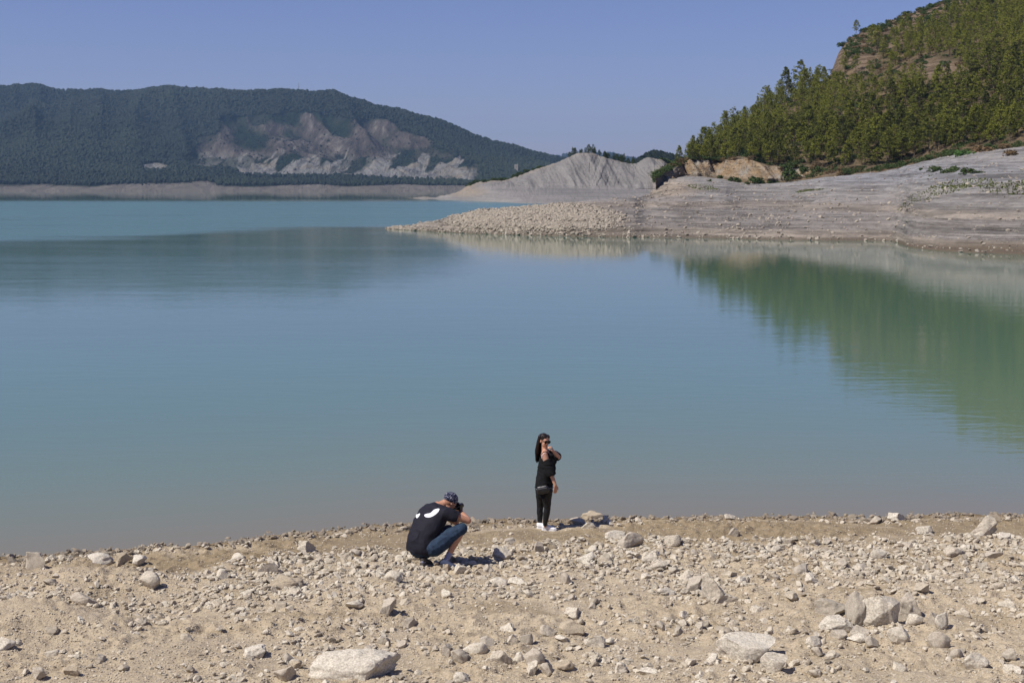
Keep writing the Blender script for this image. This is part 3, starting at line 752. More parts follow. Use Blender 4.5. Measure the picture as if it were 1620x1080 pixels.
for q in rng.permutation(N):
    if not (2.01 < T[q] < 4.35) or (pu[q] < 1092) or (T[q] > 4 and 1300 < pu[q] < 1540) or bi[q] > .35 or rng.random() < openz[q] * 1.05: continue
    sp = 2.9 if pu[q] < 1640 else 5.0
    key = (int(X[q] // sp), int(Y[q] // sp)); ok = True
    for a in (-1, 0, 1):
        for c in (-1, 0, 1):
            for o in spacing.get((key[0] + a, key[1] + c), ()):
                if (X[o] - X[q]) ** 2 + (Y[o] - Y[q]) ** 2 < sp * sp: ok = False
    if ok: spacing.setdefault(key, []).append(q); kept.append(q)
kept = np.array(kept)
inview = kept[(pu[kept] > 1040) & (pu[kept] < 1625) & (pv[kept] > -25)]
near = inview[np.argsort(Y[inview])][:300 - len(spec)]
nearset = set(near.tolist())
for q in near:
    s = float(rng.uniform(.55, 1.12)) * (.85 if pu[q] < 1250 else 1)
    plant_pine((X[q], Y[q], Z[q] - .3), int(rng.integers(8)), s, float(rng.uniform(0, 6.3)), 'green pine in the lower ranks of the hillside wood above the mud flats', 'pines in the lower hillside wood', sz=s * float(rng.uniform(.74, .95)))
rest = [q for q in kept if q not in nearset]
def forest_mesh(name, pts, src, mat, mat2, lab, smin, smax, thin=1):
    VV = []; FF = []; TT = []; off = 0; MI = []
    for k in range(len(src)):
        (cv, cf, ct), (tv, tf) = src[k]
        P = pts[k::len(src)]
        if not len(P): continue
        n = len(P); s = rng.uniform(smin, smax, n); a = rng.uniform(0, 6.283, n); ca, sa = np.cos(a)[:, None], np.sin(a)[:, None]
        if thin > 1: cf2 = cf[::thin]; used = cf2.ravel(); cv2 = cv[used]; ct2 = ct[used]; cf2 = np.arange(len(used)).reshape(-1, 3)
        else: cv2, cf2, ct2 = cv, cf, ct
        for v, f, t, mi in ((cv2, cf2, ct2, 0), (tv, tf, np.zeros(len(tv)), 1)):
            Q = v[None] * s[:, None, None]; x_ = Q[:, :, 0] * ca - Q[:, :, 1] * sa; y_ = Q[:, :, 0] * sa + Q[:, :, 1] * ca
            Q = np.stack([x_, y_, Q[:, :, 2]], 2) + P[:, None, :]
            VV.append(Q.reshape(-1, 3)); FF.append((f[None] + (off + np.arange(n) * len(v))[:, None, None]).reshape(-1, 3)); off += n * len(v)
            TT.append((np.tile(t, n) * .7 + np.repeat(rng.random(n), len(v)) * .5)); MI.append(np.full(n * len(f), mi))
    me = mesh_np(name, np.concatenate(VV), np.concatenate(FF), mat, attrs={'tint': np.concatenate(TT)})
    me.materials.append(mat2); me.polygons.foreach_set('material_index', np.concatenate(MI).astype(np.int32))
    return tag(link(bpy.data.objects.new(name, me)), lab, 'wood', kind='stuff')
rp = np.array([(X[q], Y[q], Z[q] - .3) for q in rest]); print('trees', len(near), len(rest))
forest_mesh('hillside_wood', rp, pines, M_pine, M_bark, 'upper and further ranks of the pine wood on the right hill', .5, 1.0, 2)
# undergrowth on the hill
def bush(seed, rx=1, h_=.8, ncl=14, per=34, sz=.10):
    r = np.random.default_rng(seed); cs = []; rs = []
    for k in range(ncl):
        a = r.uniform(0, 6.283); e = r.uniform(0, .75) ** .7; cs.append((math.cos(a) * e * rx, math.sin(a) * e * rx, h_ * r.uniform(.2, .85) * (1 - .4 * e))); rs.append(r.uniform(.22, .4))
    return cards(np.array(cs), np.array(rs), per, sz, r, .8)
bushes = [bush(k + 50) for k in range(5)]
stem = [tri_ for tri_ in [join([(lambda vf: (vf[0], tri(vf[1])))(tube([(0, 0, -.15), (.1 * math.cos(a), .1 * math.sin(a), .25), (.35 * math.cos(a), .35 * math.sin(a), .6)], [.035, .025, .01], 4)) for a in (0, 1.3, 2.6, 3.9, 5.2)])]][0]
n_ = 9000
ii = rng.uniform(0, h.X.shape[0] - 1.01, n_); jj = rng.uniform(5, h.X.shape[1] - 25, n_)
X2, Y2, Z2 = h.at(ii, jj); T2 = np.interp(jj, np.arange(len(h.t)), h.t); b2 = bare[ii.astype(int), jj.astype(int)]
pu2 = unproj(X2, Y2, Z2)[0]; b2 = np.where((T2 < 2.05) & (pu2 > 1235), .25, b2)
kp = ((T2 > 2.0) | ((T2 > 1.05) & (pu2 > 1235) & (rng.random(n_) < .8))) & (rng.random(n_) < (.75 - .62 * b2)); pts2 = np.stack([X2, Y2, Z2 - .1], 1)[kp]
src = [((b_[0] * 1.3, b_[1], b_[2]), stem) for b_ in bushes]
ur = np.r_[rng.uniform(1330, 1560, 260), rng.uniform(1330, 1560, 420)]; tr_ = np.r_[rng.uniform(3.93, 4.12, 260), rng.uniform(3.4, 3.95, 420)]
ir = (ur - hc[0]) / 2.0; jr = np.interp(tr_, h.t, np.arange(len(h.t))); X3, Y3, Z3 = h.at(ir, jr); pts2 = np.concatenate([pts2, np.stack([X3, Y3, Z3 - .1], 1)])
half = rng.random(len(pts2)) < .28
forest_mesh('undergrowth', pts2[~half], src, M_bush, M_bark, 'dark green undergrowth between the pines on the hill', .6, 1.4, 2)['category'] = 'undergrowth'
forest_mesh('dry_undergrowth', pts2[half], src, M_dry, M_bark, 'reddish dry scrub between the pines on the hill', .5, 1.2, 2)['category'] = 'undergrowth'
# shrubs that can be told apart
bm_me = {}
def shrub(loc, s, lab, mat=None, grp=None, k=0, sx=1.0, nm='shrub'):
    mat = mat or M_bush; key = (k, mat.name)
    if key not in bm_me: bm_me[key] = (mesh_np('foliage', bushes[k][0], bushes[k][1], mat, attrs={'tint': bushes[k][2]}), mesh_np('stems', stem[0], stem[1], M_bark))
    r_ = empty(nm, loc, k * 1.3); r_.scale = (s * sx, s, s)
    link(bpy.data.objects.new('foliage', bm_me[key][0]), r_); link(bpy.data.objects.new('stems', bm_me[key][1]), r_)
    return tag(r_, lab, 'shrub', grp)
SH = [ # fan, px, py(base), size m, label, material
 (b, 1165, 283, 2.6, 'rounded green shrub left of the widest shrub below the pale bluff', M_bush, 1.2), (b, 1197, 287, 3.4, 'widest dark shrub at the foot of the pale bluff', M_bush, 1.4),
 (b, 1139, 281, 1.7, 'small shrub left of the rounded one at the foot of the bluff', M_bush, 1), (b, 1222, 289, 1.6, 'low shrub trailing right of the widest shrub below the bluff', M_bush, 1.3),
 (b, 1122, 287, 1.0, 'tiny dark shrub alone on the slope below the bluff', M_bush, .8), (h, 1250, 280, 4.0, 'tall dark shrub growing up the face of the bluff', M_bush, .9),
 (b, 1182, 292, 1.2, 'low spreading bush in front of the widest shrub', M_bush, 1.6), (h, 1270, 272, 2.2, 'shrub at the right side of the tall dark one on the bluff', M_bush, 1),
 (b, 1525, 245, 2.7, 'bright green bush standing on the upper mud edge below the pines', M_green, 1),
 (b, 1503, 272, 1.9, 'broad tufted shrub in the middle of the mud flat', M_bush, 1.4), (b, 1532, 274, 1.3, 'low shrub right of the broad tufted one on the mud flat', M_bush, 1.4),
 (b, 1481, 271, 1.8, 'tall thin shrub left of the broad tufted one on the mud flat', M_bush, .6), (b, 1456, 269, .9, 'small round shrub at the left end of the row on the mud flat', M_bush, 1),
 (b, 1550, 274, .8, 'small dark shrub at the right end of the row on the mud flat', M_bush, 1), (b, 1470, 271, .6, 'smallest tuft between the first shrubs of the row on the mud flat', M_bush, 1),
 (b, 1556, 240, 2.4, 'reddish dry bush right of the bright green bush', M_dry, 1.8), (b, 1600, 246, 2.0, 'reddish dry bush at the right edge of the photo', M_dry, 2),
 (b, 1585, 236, 2.2, 'golden dry bush between the two reddish ones at the right edge', M_dry, 1.6),
 (h, 1324, 66, 3.0, 'round dark oak-like shrub at the left tip of the rocky outcrop', M_bush, 1), (h, 1372, 46, 2.8, 'dark green shrub on the skyline right of the lone slim pine', M_bush, 1.2),
 (h, 1410, 34, 2.2, 'low shrub on the skyline above the middle of the outcrop', M_dry, 1.4), (h, 1433, 22, 2.6, 'grey scrub on the skyline near the top edge of the photo', M_bush, 1.2),
 (h, 1468, 32, 3.2, 'dark shrub growing in the middle of the rocky outcrop', M_bush, 1), (h, 1440, 30, 1.6, 'small dark shrub left of the one in the middle of the outcrop', M_bush, 1.1),
 (h, 1345, 108, 2.2, 'scrubby bush on the bare slope below the outcrop', M_bush, 1.2)]
for q, (fn, pu_, pv_, s, lab, m_, sx) in enumerate(SH):
    L = snap(fn, pu_, pv_, 1.0, 6.0 if fn is b else 4.05); shrub((L[0], L[1], L[2] - .1 * s), s * .8, lab, m_, 'shrubs around the bluff, mud flat and outcrop', q % 5, sx)
# green patches on the mud flat
def grass(name, pu_, pv_, rw, rd, lab, n=900):
    L = snap(b, pu_, pv_, 1, 6); tt = rng.random(n) ** .5; a = rng.uniform(0, 6.283, n)
    x = L[0] + np.cos(a) * tt * rw; y = L[1] + np.sin(a) * tt * rd
    bv = BVHB; VV = []
    r = np.random.default_rng(3)
    zs = np.array([(bv.ray_cast(Vector((x[i], y[i], 60)), Vector((0, 0, -1)))[0] or Vector((0, 0, L[2])))[2] for i in range(n)])
    hh = r.uniform(.08, .26, n); w_ = r.uniform(.05, .14, n); an = r.uniform(0, 3.14, n); k = np.cos(an) * w_; m = np.sin(an) * w_
    V = np.stack([np.stack([x - k, y - m, zs], 1), np.stack([x + k, y + m, zs], 1), np.stack([x + r.normal(0, .08, n), y, zs + hh], 1)], 1).reshape(-1, 3)
    o = obj_np(name, V, np.arange(n * 3).reshape(-1, 3), M_weed, attrs={'tint': np.repeat(r.random(n), 3)}); tag(o, lab, 'grass', kind='stuff')
_me = bpy.data.objects['mud_bank'].data
BVHB = BVHTree.FromPolygons([v.co[:] for v in _me.vertices], [p.vertices[:] for p in _me.polygons])
grass('grass_patch', 1280, 301, 2.4, 5, 'thin green grass patch alone on the grey mud below the bluff', 420)
grass('grass_patch', 1520, 293, 3.6, 7, 'green weed patch below the row of shrubs on the mud flat', 420)
grass('grass_patch', 1480, 305, 4.2, 6, 'sparse yellow-green weed patch in the dip of the mud flat', 330)
grass('grass_patch', 1608, 296, 3.2, 8, 'bright green weed patch at the right edge of the mud flat', 520)
grass('grass_patch', 1112, 298, 3.0, 9, 'yellow-green weeds on the sandy slope below the orange bluff', 420)
grass('grass_patch', 1500, 276, 3.6, 4, 'dark green weeds under the row of shrubs', 500)

# ---- grey badland cliff in the middle distance
cc = [640, 690, 700, 720, 745, 760, 780, 800, 830, 860, 880, 900, 915, 930, 950, 970, 1000, 1010, 1020, 1040, 1050, 1062, 1080, 1120]
sky_ = [318, 314, 311, 305.5, 294, 290, 286, 282, 272, 262, 255, 247, 242, 241, 248, 253, 259, 254, 249, 251, 257, 268, 280, 286]
shD = np.interp(cc, [640, 690, 700, 760, 830, 900, 1120], [800, 790, 770, 640, 545, 520, 500])
terr = np.interp(cc, [640, 690, 700, 720, 745, 770, 1040, 1060, 1120], [318, 314, 311.5, 307, 300.5, 299, 300, 292, 290])
rows = [[], [], [], [], [], []]
for i, u in enumerate(cc):
    d0 = shD[i]; d1 = max(d0 + 30, 640) if u > 700 else d0 + 10; d2 = d1 + 6; d3 = d1 + 75 if u > 730 else d2 + 15
    z1 = max(zz(terr[i], d1), .2) if i else -1; z3 = max(zz(sky_[i], d3), z1) if i else -1
    rows[0].append((d0 - 15, -1.5)); rows[1].append((d0, 0 if i else -1)); rows[2].append((d1, z1)); rows[3].append((d2, z1 + .4)); rows[4].append((d3, z3)); rows[5].append((d3 + 90, z3 - 9 if i > 5 else -3))
cl = Fan(cc, rows, .8, [3, 34, 5, 80, 10]); PXc, PYc = cl.pix()
face = sst(2.9, 3.3, cl.T) * (1 - sst(3.9, 4.15, cl.T))
sk = (cl.U - 930) * .0 + cl.X
gu = ridged(cl.X * .055 + cl.Z * .035 * np.sign(930 - cl.U), cl.Z * .012, 4, 401) 
amp = sst(0, 12, (np.interp(cl.U[:, 0], cc, terr) - np.interp(cl.U[:, 0], cc, sky_)))[:, None]
cl.Y += face * amp * (7 * (gu - .6) + 2.2 * ridged(cl.X * .3 + cl.Z * .08, cl.Z * .03, 2, 411))
cl.Z += sst(.3, 1, cl.Z) * (.10 * np.sin(cl.Z * 7) + .22 * fbm(cl.X * .04, cl.Y * .04, None, 3, 421)) + face * .8 * fbm(cl.X * .08, cl.Y * .05, None, 3, 431)
def m_marl():
    t = NT('grey_marl', .95, .1); v = t.geo()
    n1 = t.noise(t.geo((.25, .02, .05)), 1, 6, .7, .3); n2 = t.noise(t.geo((.02, .02, .9)), 1, 5, .6); n3 = t.noise(v, .5, 5, .7)
    up_ = t.ramp(n1, [(.3, (0.171, 0.163, 0.156)), (.5, (0.247, 0.236, 0.220)), (.7, (0.304, 0.289, 0.270))])
    lo = t.ramp(n2, [(.3, (0.205, 0.198, 0.190)), (.5, (0.281, 0.266, 0.251)), (.7, (0.334, 0.315, 0.296))])
    c = t.mix(t.attr('face'), lo, up_); c = t.mix(t.attr('tan'), c, (0.334, 0.274, 0.205))
    c = t.mix(t.ramp(n3, [(.35, (.350,.35,.35)), (.6, (0, 0, 0))]), c, (0.129, 0.118, 0.106))
    c = t.mix(1, c, (.88, .88, .90), 'MULTIPLY'); return t.fin(c, t.bump(t.math('ADD', n1, n3), 1.2, 1))
tanc = np.clip(.75 * ell(PXc, PYc, 735, 303, 45, 11) + .6 * sst(5, 0, PYc - np.interp(PXc, cc, sky_)) * face + .6 * ell(PXc, PYc, 1045, 285, 25, 30), 0, 1)
cl.build('marl_cliff', m_marl(), {'face': face, 'tan': tanc})
# pines and scrub along the cliff top
ct = []
for u, n in ((905, 4), (918, 4), (930, 4), (942, 5), (952, 5), (962, 5), (972, 5), (985, 5), (995, 3)):
    for k in range(n): ct.append((u + rng.uniform(-6, 6), rng.uniform(0, 1)))
for u, tt in ct:
    iu = int(round((u - cc[0]) / .8)); j = int(np.argmax(cl.Z[iu] * (cl.T[iu] > 3))) + int(1 + 2 * tt)
    j = min(j, cl.X.shape[1] - 1); L = (float(cl.X[iu, j]), float(cl.Y[iu, j]) + 3, float(cl.Z[iu, j]) - .8)
    plant_pine(L, int(rng.integers(8)), float(rng.uniform(.36, .6)), float(rng.uniform(0, 6)), 'dark pine in the row along the top of the grey cliff', 'pines along the top of the grey cliff', True)
for u in np.r_[rng.uniform(742, 860, 34), rng.uniform(1040, 1062, 6)]:
    iu = int(round((u - cc[0]) / .8)); j = int(np.argmax(cl.Z[iu] * (cl.T[iu] > 3)))
    L = (float(cl.X[iu, j]), float(cl.Y[iu, j]) + 1.5, float(cl.Z[iu, j]) - .3)
    shrub(L, float(rng.uniform(1.0, 2.6)), 'dark shrub in the line along the crest of the grey slope', M_bush, 'shrubs along the crest of the grey slope', int(rng.integers(5)), 1.4)

# ---- big hill across the lake
lc = [-700, -300, 0, 100, 200, 300, 400, 500, 560, 600, 650, 700, 750, 800, 850, 900, 930, 970, 1010, 1100]
ls = [112, 118, 131, 139, 143, 143, 141, 145, 154, 164, 178, 192, 209, 224, 236, 245, 249, 256, 266, 280]
lf = np.interp(lc, [-700, 0, 60, 120, 200, 300, 360, 400, 450, 520, 600, 700, 740, 800, 1100], [262, 264, 268, 272, 275, 276, 278, 281, 281, 282, 286, 291, 292, 293, 295])
rows = [[] for _ in range(9)]
for i, u in enumerate(lc):
    Dr = np.interp(u, [-700, 300, 600, 900, 1100], [4500, 4300, 4000, 3700, 3500])
    rows[0].append((2540, -2)); rows[1].append((2580, 0)); rows[2].append((2660, zz(298, 2660))); rows[3].append((2700, zz(295.5, 2700)))
    rows[4].append((2900, zz(lf[i], 2900))); rows[5].append((3010, zz(lf[i], 2900) - 6)); zf = zz(lf[i] - 4, 3080); rows[6].append((3080, zf))
    rows[7].append((Dr, zz(ls[i], Dr))); rows[8].append((Dr + 900, zz(ls[i], Dr) - 160))
lh = Fan(lc, rows, 1.5, [2, 6, 3, 18, 6, 5, 110, 10]); PXl, PYl = lh.pix()
slp = sst(6.0, 6.35, lh.T) * (1 - .75 * sst(6.75, 7, lh.T))
hm = np.maximum(lh.Z, 0) / 300
spur = ridged(lh.X * .0030 + lh.Y * .0009, lh.Y * .0006, 3, 501)
lh.Z += slp * 52 * (spur - .55) * np.clip(hm * 2.2, 0, 1)
lh.Z += sst(3, 4, lh.T) * (3.0 * fbm(lh.X * .008, lh.Y * .008, None, 4, 511))
PXl, PYl = lh.pix()
topb = np.interp(PXl, [250, 310, 350, 420, 520, 600, 660, 740, 800], [215, 190, 183, 177, 180, 190, 215, 250, 262])
nb = fbm(PXl * .02, PYl * .04, None, 4, 521)
slip = sst(-4, 6, PYl - topb + 7 * nb) * sst(285, 325, PXl - 14 * nb + (255 - PYl) * -.6) * (1 - sst(700, 800, PXl)) * sst(6.0, 6.1, lh.T)
gul = ridged(lh.X * .011 + lh.Y * .004, lh.Y * .0018, 4, 531)
lh.Z += slip * 9 * (gul - .6)
scar = slip * sst(-.7, .5, .9 * nb + .65 * (gul - .3))
scar = np.maximum(scar * (PYl < 250), .42 * sst(-.1, .6, fbm(PXl * .03, PYl * .07, None, 4, 541)) * sst(430, 640, PXl) * (T_ := 1) * (lh.T > 6.05))
edge = 267 - 22 * (1 - np.clip(np.abs(vn(PXl * .034 + PYl * .045, PXl * 0 + .5, None, 551)) * 2.4, 0, 1)) ** 1.3 - 9 * (1 - np.clip(np.abs(vn(PXl * .09 + PYl * .12, PXl * 0 + .5, None, 553)) * 2, 0, 1)) - 5 * vn(PXl * .12, PYl * 0, None, 552)
marl = sst(0, 5, PYl - edge) * sst(366, 384, PXl) * (1 - sst(735, 770, PXl)) * (lh.T > 5.9)
fan2 = sst(.35, .8, ridged(PXl * .022 + PYl * .026 - 4, PYl * .004, 3, 561)) * slip * sst(222, 245, PYl + 14 * nb) 
marl = np.clip(np.maximum(marl, fan2 * .45 * sst(235, 250, PYl)), 0, 1)
marl = np.maximum(marl, (ell(PXl, PYl, 245, 265, 26, 8) > .25) * 1.0)
beach = (1 - sst(3.0, 3.3, lh.T + .25 * fbm(lh.X * .01, lh.Y * 0, None, 3, 571)))
low = sst(3.2, 4, lh.T) * (1 - sst(5, 6, lh.T)) * sst(.0, .5, fbm(PXl * .02, PYl * .1, None, 3, 581))
def m_far():
    t = NT('far_hillside', .95, .05); v = t.geo()
    n1 = t.noise(v, .011, 6, .65); n2 = t.noise(v, .05, 5, .7); n3 = t.noise(t.geo((.022, .004, .006)), 1, 6, .72, .6)
    g = t.ramp(n2, [(.3, (0.007, 0.014, 0.006)), (.6, (0.016, 0.026, 0.011)), (.8, (0.036, 0.042, 0.021))])
    n4 = t.noise(t.geo((.05, .012, .02)), 1, 5, .75, .5)
    s = t.ramp(t.math('MULTIPLY_ADD', n4, .5, t.math('MULTIPLY', n3, .5)), [(.36, (.026, .024, .019)), (.47, (.068, .056, .046)), (.55, (.105, .090, .076)), (.63, (.20, .18, .155))])
    c = t.mix(t.attr('scar'), g, s)
    c = t.mix(t.attr('low'), c, (0.072, 0.072, 0.033))
    m = t.mix(1, t.ramp(n1, [(.35, (.21, .18, .135)), (.5, (.22, .21, .19)), (.65, (.18, .177, .172))]), t.ramp(n4, [(.38, (.5, .5, .5)), (.55, (1.05, 1.05, 1.05))]), 'MULTIPLY')
    c = t.mix(t.math('MULTIPLY', t.attr('marl'), t.ramp(n3, [(.36, (.35, .35, .35)), (.46, (1, 1, 1))])), c, m)
    c = t.mix(t.attr('beach'), c, t.ramp(n2, [(.3, (.12, .105, .09)), (.7, (.20, .18, .155))]))
    return t.fin(c, t.bump(t.math('ADD', n2, t.math('MULTIPLY', n3, 2)), 14, 1))
lh.build('far_hill', m_far(), {'scar': np.clip(scar, 0, 1), 'marl': marl, 'low': low * .7, 'beach': beach})
# far wood: small crowns
bm = bmesh.new(); bmesh.ops.create_icosphere(bm, subdivisions=1, radius=1)
BV = np.array([v.co[:] for v in bm.verts]); BF = np.array([[v.index for v in f.verts] for f in bm.faces]); bm.free()
M_far = leafmat('far_foliage', (.004, .010, .005), (.020, .029, .012), .0)
def blobs(name, P, rad, lab, mat=M_far, tall=1.0):
    n = len(P); r = rng; pt = np.clip(.5 + .6 * fbm(P[:, 0] * .0022, P[:, 1] * .0016, None, 4, 77), 0, 1)
    Q = BV[None] * (1 + .28 * r.normal(size=(n, len(BV), 1)).clip(-1.4, 1.4)) * rad[:, None, None] * np.array([1, 1, tall])
    Q = Q + P[:, None, :]; Q[:, :, 2] += (rad * .7)[:, None]
    o = obj_np(name, Q.reshape(-1, 3), (BF[None] + (np.arange(n) * len(BV))[:, None, None]).reshape(-1, 3), mat, attrs={'tint': np.repeat(sst(.2, .85, pt) * .85 + .16 * r.random(n), len(BV))})
    return tag(o, lab, 'wood', kind='stuff')
def scatter_far(fan, N, wfun, rmin, rmax, name, lab, tmin):
    ii = rng.uniform(0, fan.X.shape[0] - 1.01, N); jj = rng.uniform(0, fan.X.shape[1] - 1.01, N)
    X, Y, Z = fan.at(ii, jj); wv = wfun[ii.astype(int), jj.astype(int)]; T = np.interp(jj, np.arange(len(fan.t)), fan.t)
    k = (rng.random(N) < wv) & (T > tmin) & (Z > 1)
    rr = rng.uniform(rmin, rmax, k.sum()) * np.where(wv[k] < .3, .55, 1)
    return blobs(name, np.stack([X, Y, Z], 1)[k], rr, lab)
wf = np.clip(1 - np.maximum(scar * .55, marl * 1.2) - beach, .0, 1) * (1 - .85 * low); wf = np.where(marl > .5, .01, wf)
wf = wf * np.where(slip > .4, .04 + .10 * sst(.1, -.45, nb + .8 * fbm(PXl * .09, PYl * .12, None, 2, 545)), 1)
wf[:, lh.t > 7.15] = 0
scatter_far(lh, 170000, wf, 2.2, 5.0, 'far_forest', 'dark forest covering the big hill across the lake', 3.1)
# tower ruin and mast
def box(x0, x1, y0, y1, z0, z1, bev=0):
    V = np.array([(x, y, z) for x in (x0, x1) for y in (y0, y1) for z in (z0, z1)], float)
    return V, np.array([(0, 1, 3, 2), (4, 6, 7, 5), (0, 4, 5, 1), (2, 3, 7, 6), (0, 2, 6, 4), (1, 5, 7, 3)])
L = snap(lh, 817, 272, 6, 7); M_tower = plain('old_stone', (.42, .36, .28), .95, .1, .3, .5, .2)
tw = empty('stone_tower', (L[0], L[1] - 12, L[2] - 2)); tag(tw, 'ruined pale stone tower at the foot of the far hill above the grey slope', 'tower')
parts = [box(-4, 4, -4, -2.8, 0, 19), box(-4, 4, 2.8, 4, 0, 16), box(-4, -2.8, -2.8, 2.8, 0, 17.5), box(2.8, 4, -2.8, 2.8, 0, 20.5)]
v, f = join(parts); obj_np('wall', v, f, M_tower, tw)
v, f = join([box(-2.7, 2.7, -2.7, 2.7, 11, 11.4)]); obj_np('floor_slab', v, f, M_tower, tw)
v, f = join([box(-.7, .7, -4.15, -4.02, 12, 14.5)]); obj_np('window_plate', v, f, plain('painted_opening_shade', (.05, .04, .035)), tw)  # solid plate on the wall; its dark colour paints the shade of an opening
L = snap(lh, 473, 141, 6.5, 7.1); M_steel = plain('galvanised_steel', (.25, .25, .26), .5, .5)
ms = empty('radio_mast', (L[0], L[1], L[2])); tag(ms, 'thin radio mast on the ridge of the far hill', 'mast')
v, f = tube([(0, 0, -3), (0, 0, 20), (0, 0, 27)], [.8, .5, .2], 6); obj_np('pole', v, tri(f), M_steel, ms)
v, f = join([box(-1.6, 1.6, -.2, .2, 18, 18.5), box(-1.1, 1.1, -.2, .2, 22, 22.5)]); obj_np('crossbar', v, f, M_steel, ms)

# ---- middle hill and distant ridge behind the cliff
def backhill(name, cols, tops, D, label, trees, ss):
    rows = [[(D * .8, -3) for _ in cols], [(D * .82, 5) for _ in cols], [(D, zz(t, D)) for t in tops], [(D * 1.25, zz(t, D) * .6) for t in tops]]
    f = Fan(cols, rows, 2, [2, 30, 6]); f.Z += sst(1, 2, f.T) * D * .0007 * fbm(f.X / D * 30, f.Y / D * 30, None, 3, 601)
    f.build(name, bpy.data.materials['far_hillside'])
    wv = np.ones_like(f.X); return scatter_far(f, trees, wv, *ss, name + '_forest', label, 1.2)
backhill('middle_hill', [960, 990, 1010, 1022, 1035, 1050, 1070, 1100, 1200, 1500], [262, 262, 254, 246, 243, 245, 252, 258, 258, 250], 1250, 'dark wood on the low hill between the grey cliff and the pine hill', 11000, (1.6, 3.0))
backhill('distant_ridge', [820, 870, 895, 920, 960, 1000, 1050, 1200, 1800], [262, 250, 245, 243, 244, 250, 253, 245, 240], 7500, 'blue distant wood on the ridge behind the grey cliff', 9000, (6, 11))

# ------------------------------------------------------------------ people
def nrm(v): v = np.array(v, float); return v / (np.linalg.norm(v) + 1e-12)
def sph(c, r, R3=None, n=2):
    bm = bmesh.new(); bmesh.ops.create_icosphere(bm, subdivisions=n, radius=1)
    V = np.array([v.co[:] for v in bm.verts]) * np.array(r if np.ndim(r) else (r, r, r)); Fc = np.array([[v.index for v in f.verts] for f in bm.faces]); bm.free()
    if R3 is not None: V = V @ np.array(R3).T
    return V + np.array(c, float), Fc
def frame(d, up=(0, 0, 1)):
    """columns: d, side, up"""
    d = nrm(d); s = nrm(np.cross(up, d)); return np.stack([d, s, np.cross(d, s)], 1)
def cap(p0, r0, p1, r1, seg=14):
    v, f = tube([p0, p1], [r0, r1], seg); return [(v, tri(f)), sph(p0, r0), sph(p1, r1)]
def loft(path, ra, rb, side, seg=28, caps=True):
    """elliptical rings along a path; ra = half width along side, rb = half depth"""
    P = np.array(path, float); n = len(P); side = np.array(side, float); sides = side if side.ndim == 2 else np.repeat(side[None], n, 0)
    V = []
    for i in range(n):
        t = nrm(P[min(i + 1, n - 1)] - P[max(i - 1, 0)]); s = sides[i] - t * (sides[i] @ t); s = nrm(s); b_ = np.cross(t, s)
        for k in range(seg):
            q = 2 * math.pi * k / seg; V.append(P[i] + ra[i] * math.cos(q) * s + rb[i] * math.sin(q) * b_)
    Fc = []
    for i in range(n - 1):
        for k in range(seg):
            k2 = (k + 1) % seg; a, b_, c, d = i * seg + k, i * seg + k2, (i + 1) * seg + k2, (i + 1) * seg + k; Fc += [(a, b_, c), (a, c, d)]
    if caps:
        for e, o in ((0, 1), (n - 1, 0)):
            c = len(V); V.append(P[e])
            for k in range(seg):
                k2 = (k + 1) % seg; Fc.append((e * seg + k2, e * seg + k, c) if o else (e * seg + k, e * seg + k2, c))
    return np.array(V), np.array(Fc)
def fuse(name, parts, voxel, mat, parent=None, it=3, folds=0, fs=14, seed=0):
    """merge overlapping solids into one continuous smooth surface"""
    flat = []
    for p in parts: flat += p if isinstance(p, list) else [p]
    V, Fc = join(flat); me = mesh_np('tmp', V, Fc, None); ob = bpy.data.objects.new('tmp', me); C.objects.link(ob)
    m = ob.modifiers.new('r', 'REMESH'); m.mode = 'VOXEL'; m.voxel_size = voxel
    s = ob.modifiers.new('s', 'SMOOTH'); s.iterations = it; s.factor = .6
    dg = bpy.context.evaluated_depsgraph_get(); dg.update(); ev = ob.evaluated_get(dg); me2 = bpy.data.meshes.new_from_object(ev)
    bpy.data.objects.remove(ob); bpy.data.meshes.remove(me)
    if folds:
        n = len(me2.vertices); co_ = np.empty(n * 3, np.float32); me2.vertices.foreach_get('co', co_); co_ = co_.reshape(-1, 3)
        no = np.empty(n * 3, np.float32); me2.vertices.foreach_get('normal', no); no = no.reshape(-1, 3)
        w1 = fbm(co_[:, 0] * 4 + seed, co_[:, 1] * 4, co_[:, 2] * 4, 2, seed + 3)
        f = .55 * (1 - 2 * np.abs(vn(co_[:, 0] * fs * .5 + w1 * 1.3, co_[:, 1] * fs * .5, co_[:, 2] * fs * .8 + w1 * 1.6, seed))) + .6 * fbm(co_[:, 0] * 7 + seed, co_[:, 1] * 7, co_[:, 2] * 7, 2, seed + 7)
        co_ += no * (folds * (f - .15))[:, None]
        me2.vertices.foreach_set('co', co_.ravel())
    me2.materials.clear(); me2.materials.append(mat); me2.name = name
    me2.polygons.foreach_set('use_smooth', np.ones(len(me2.polygons), bool)); me2.update()
    return link(bpy.data.objects.new(name, me2), parent)
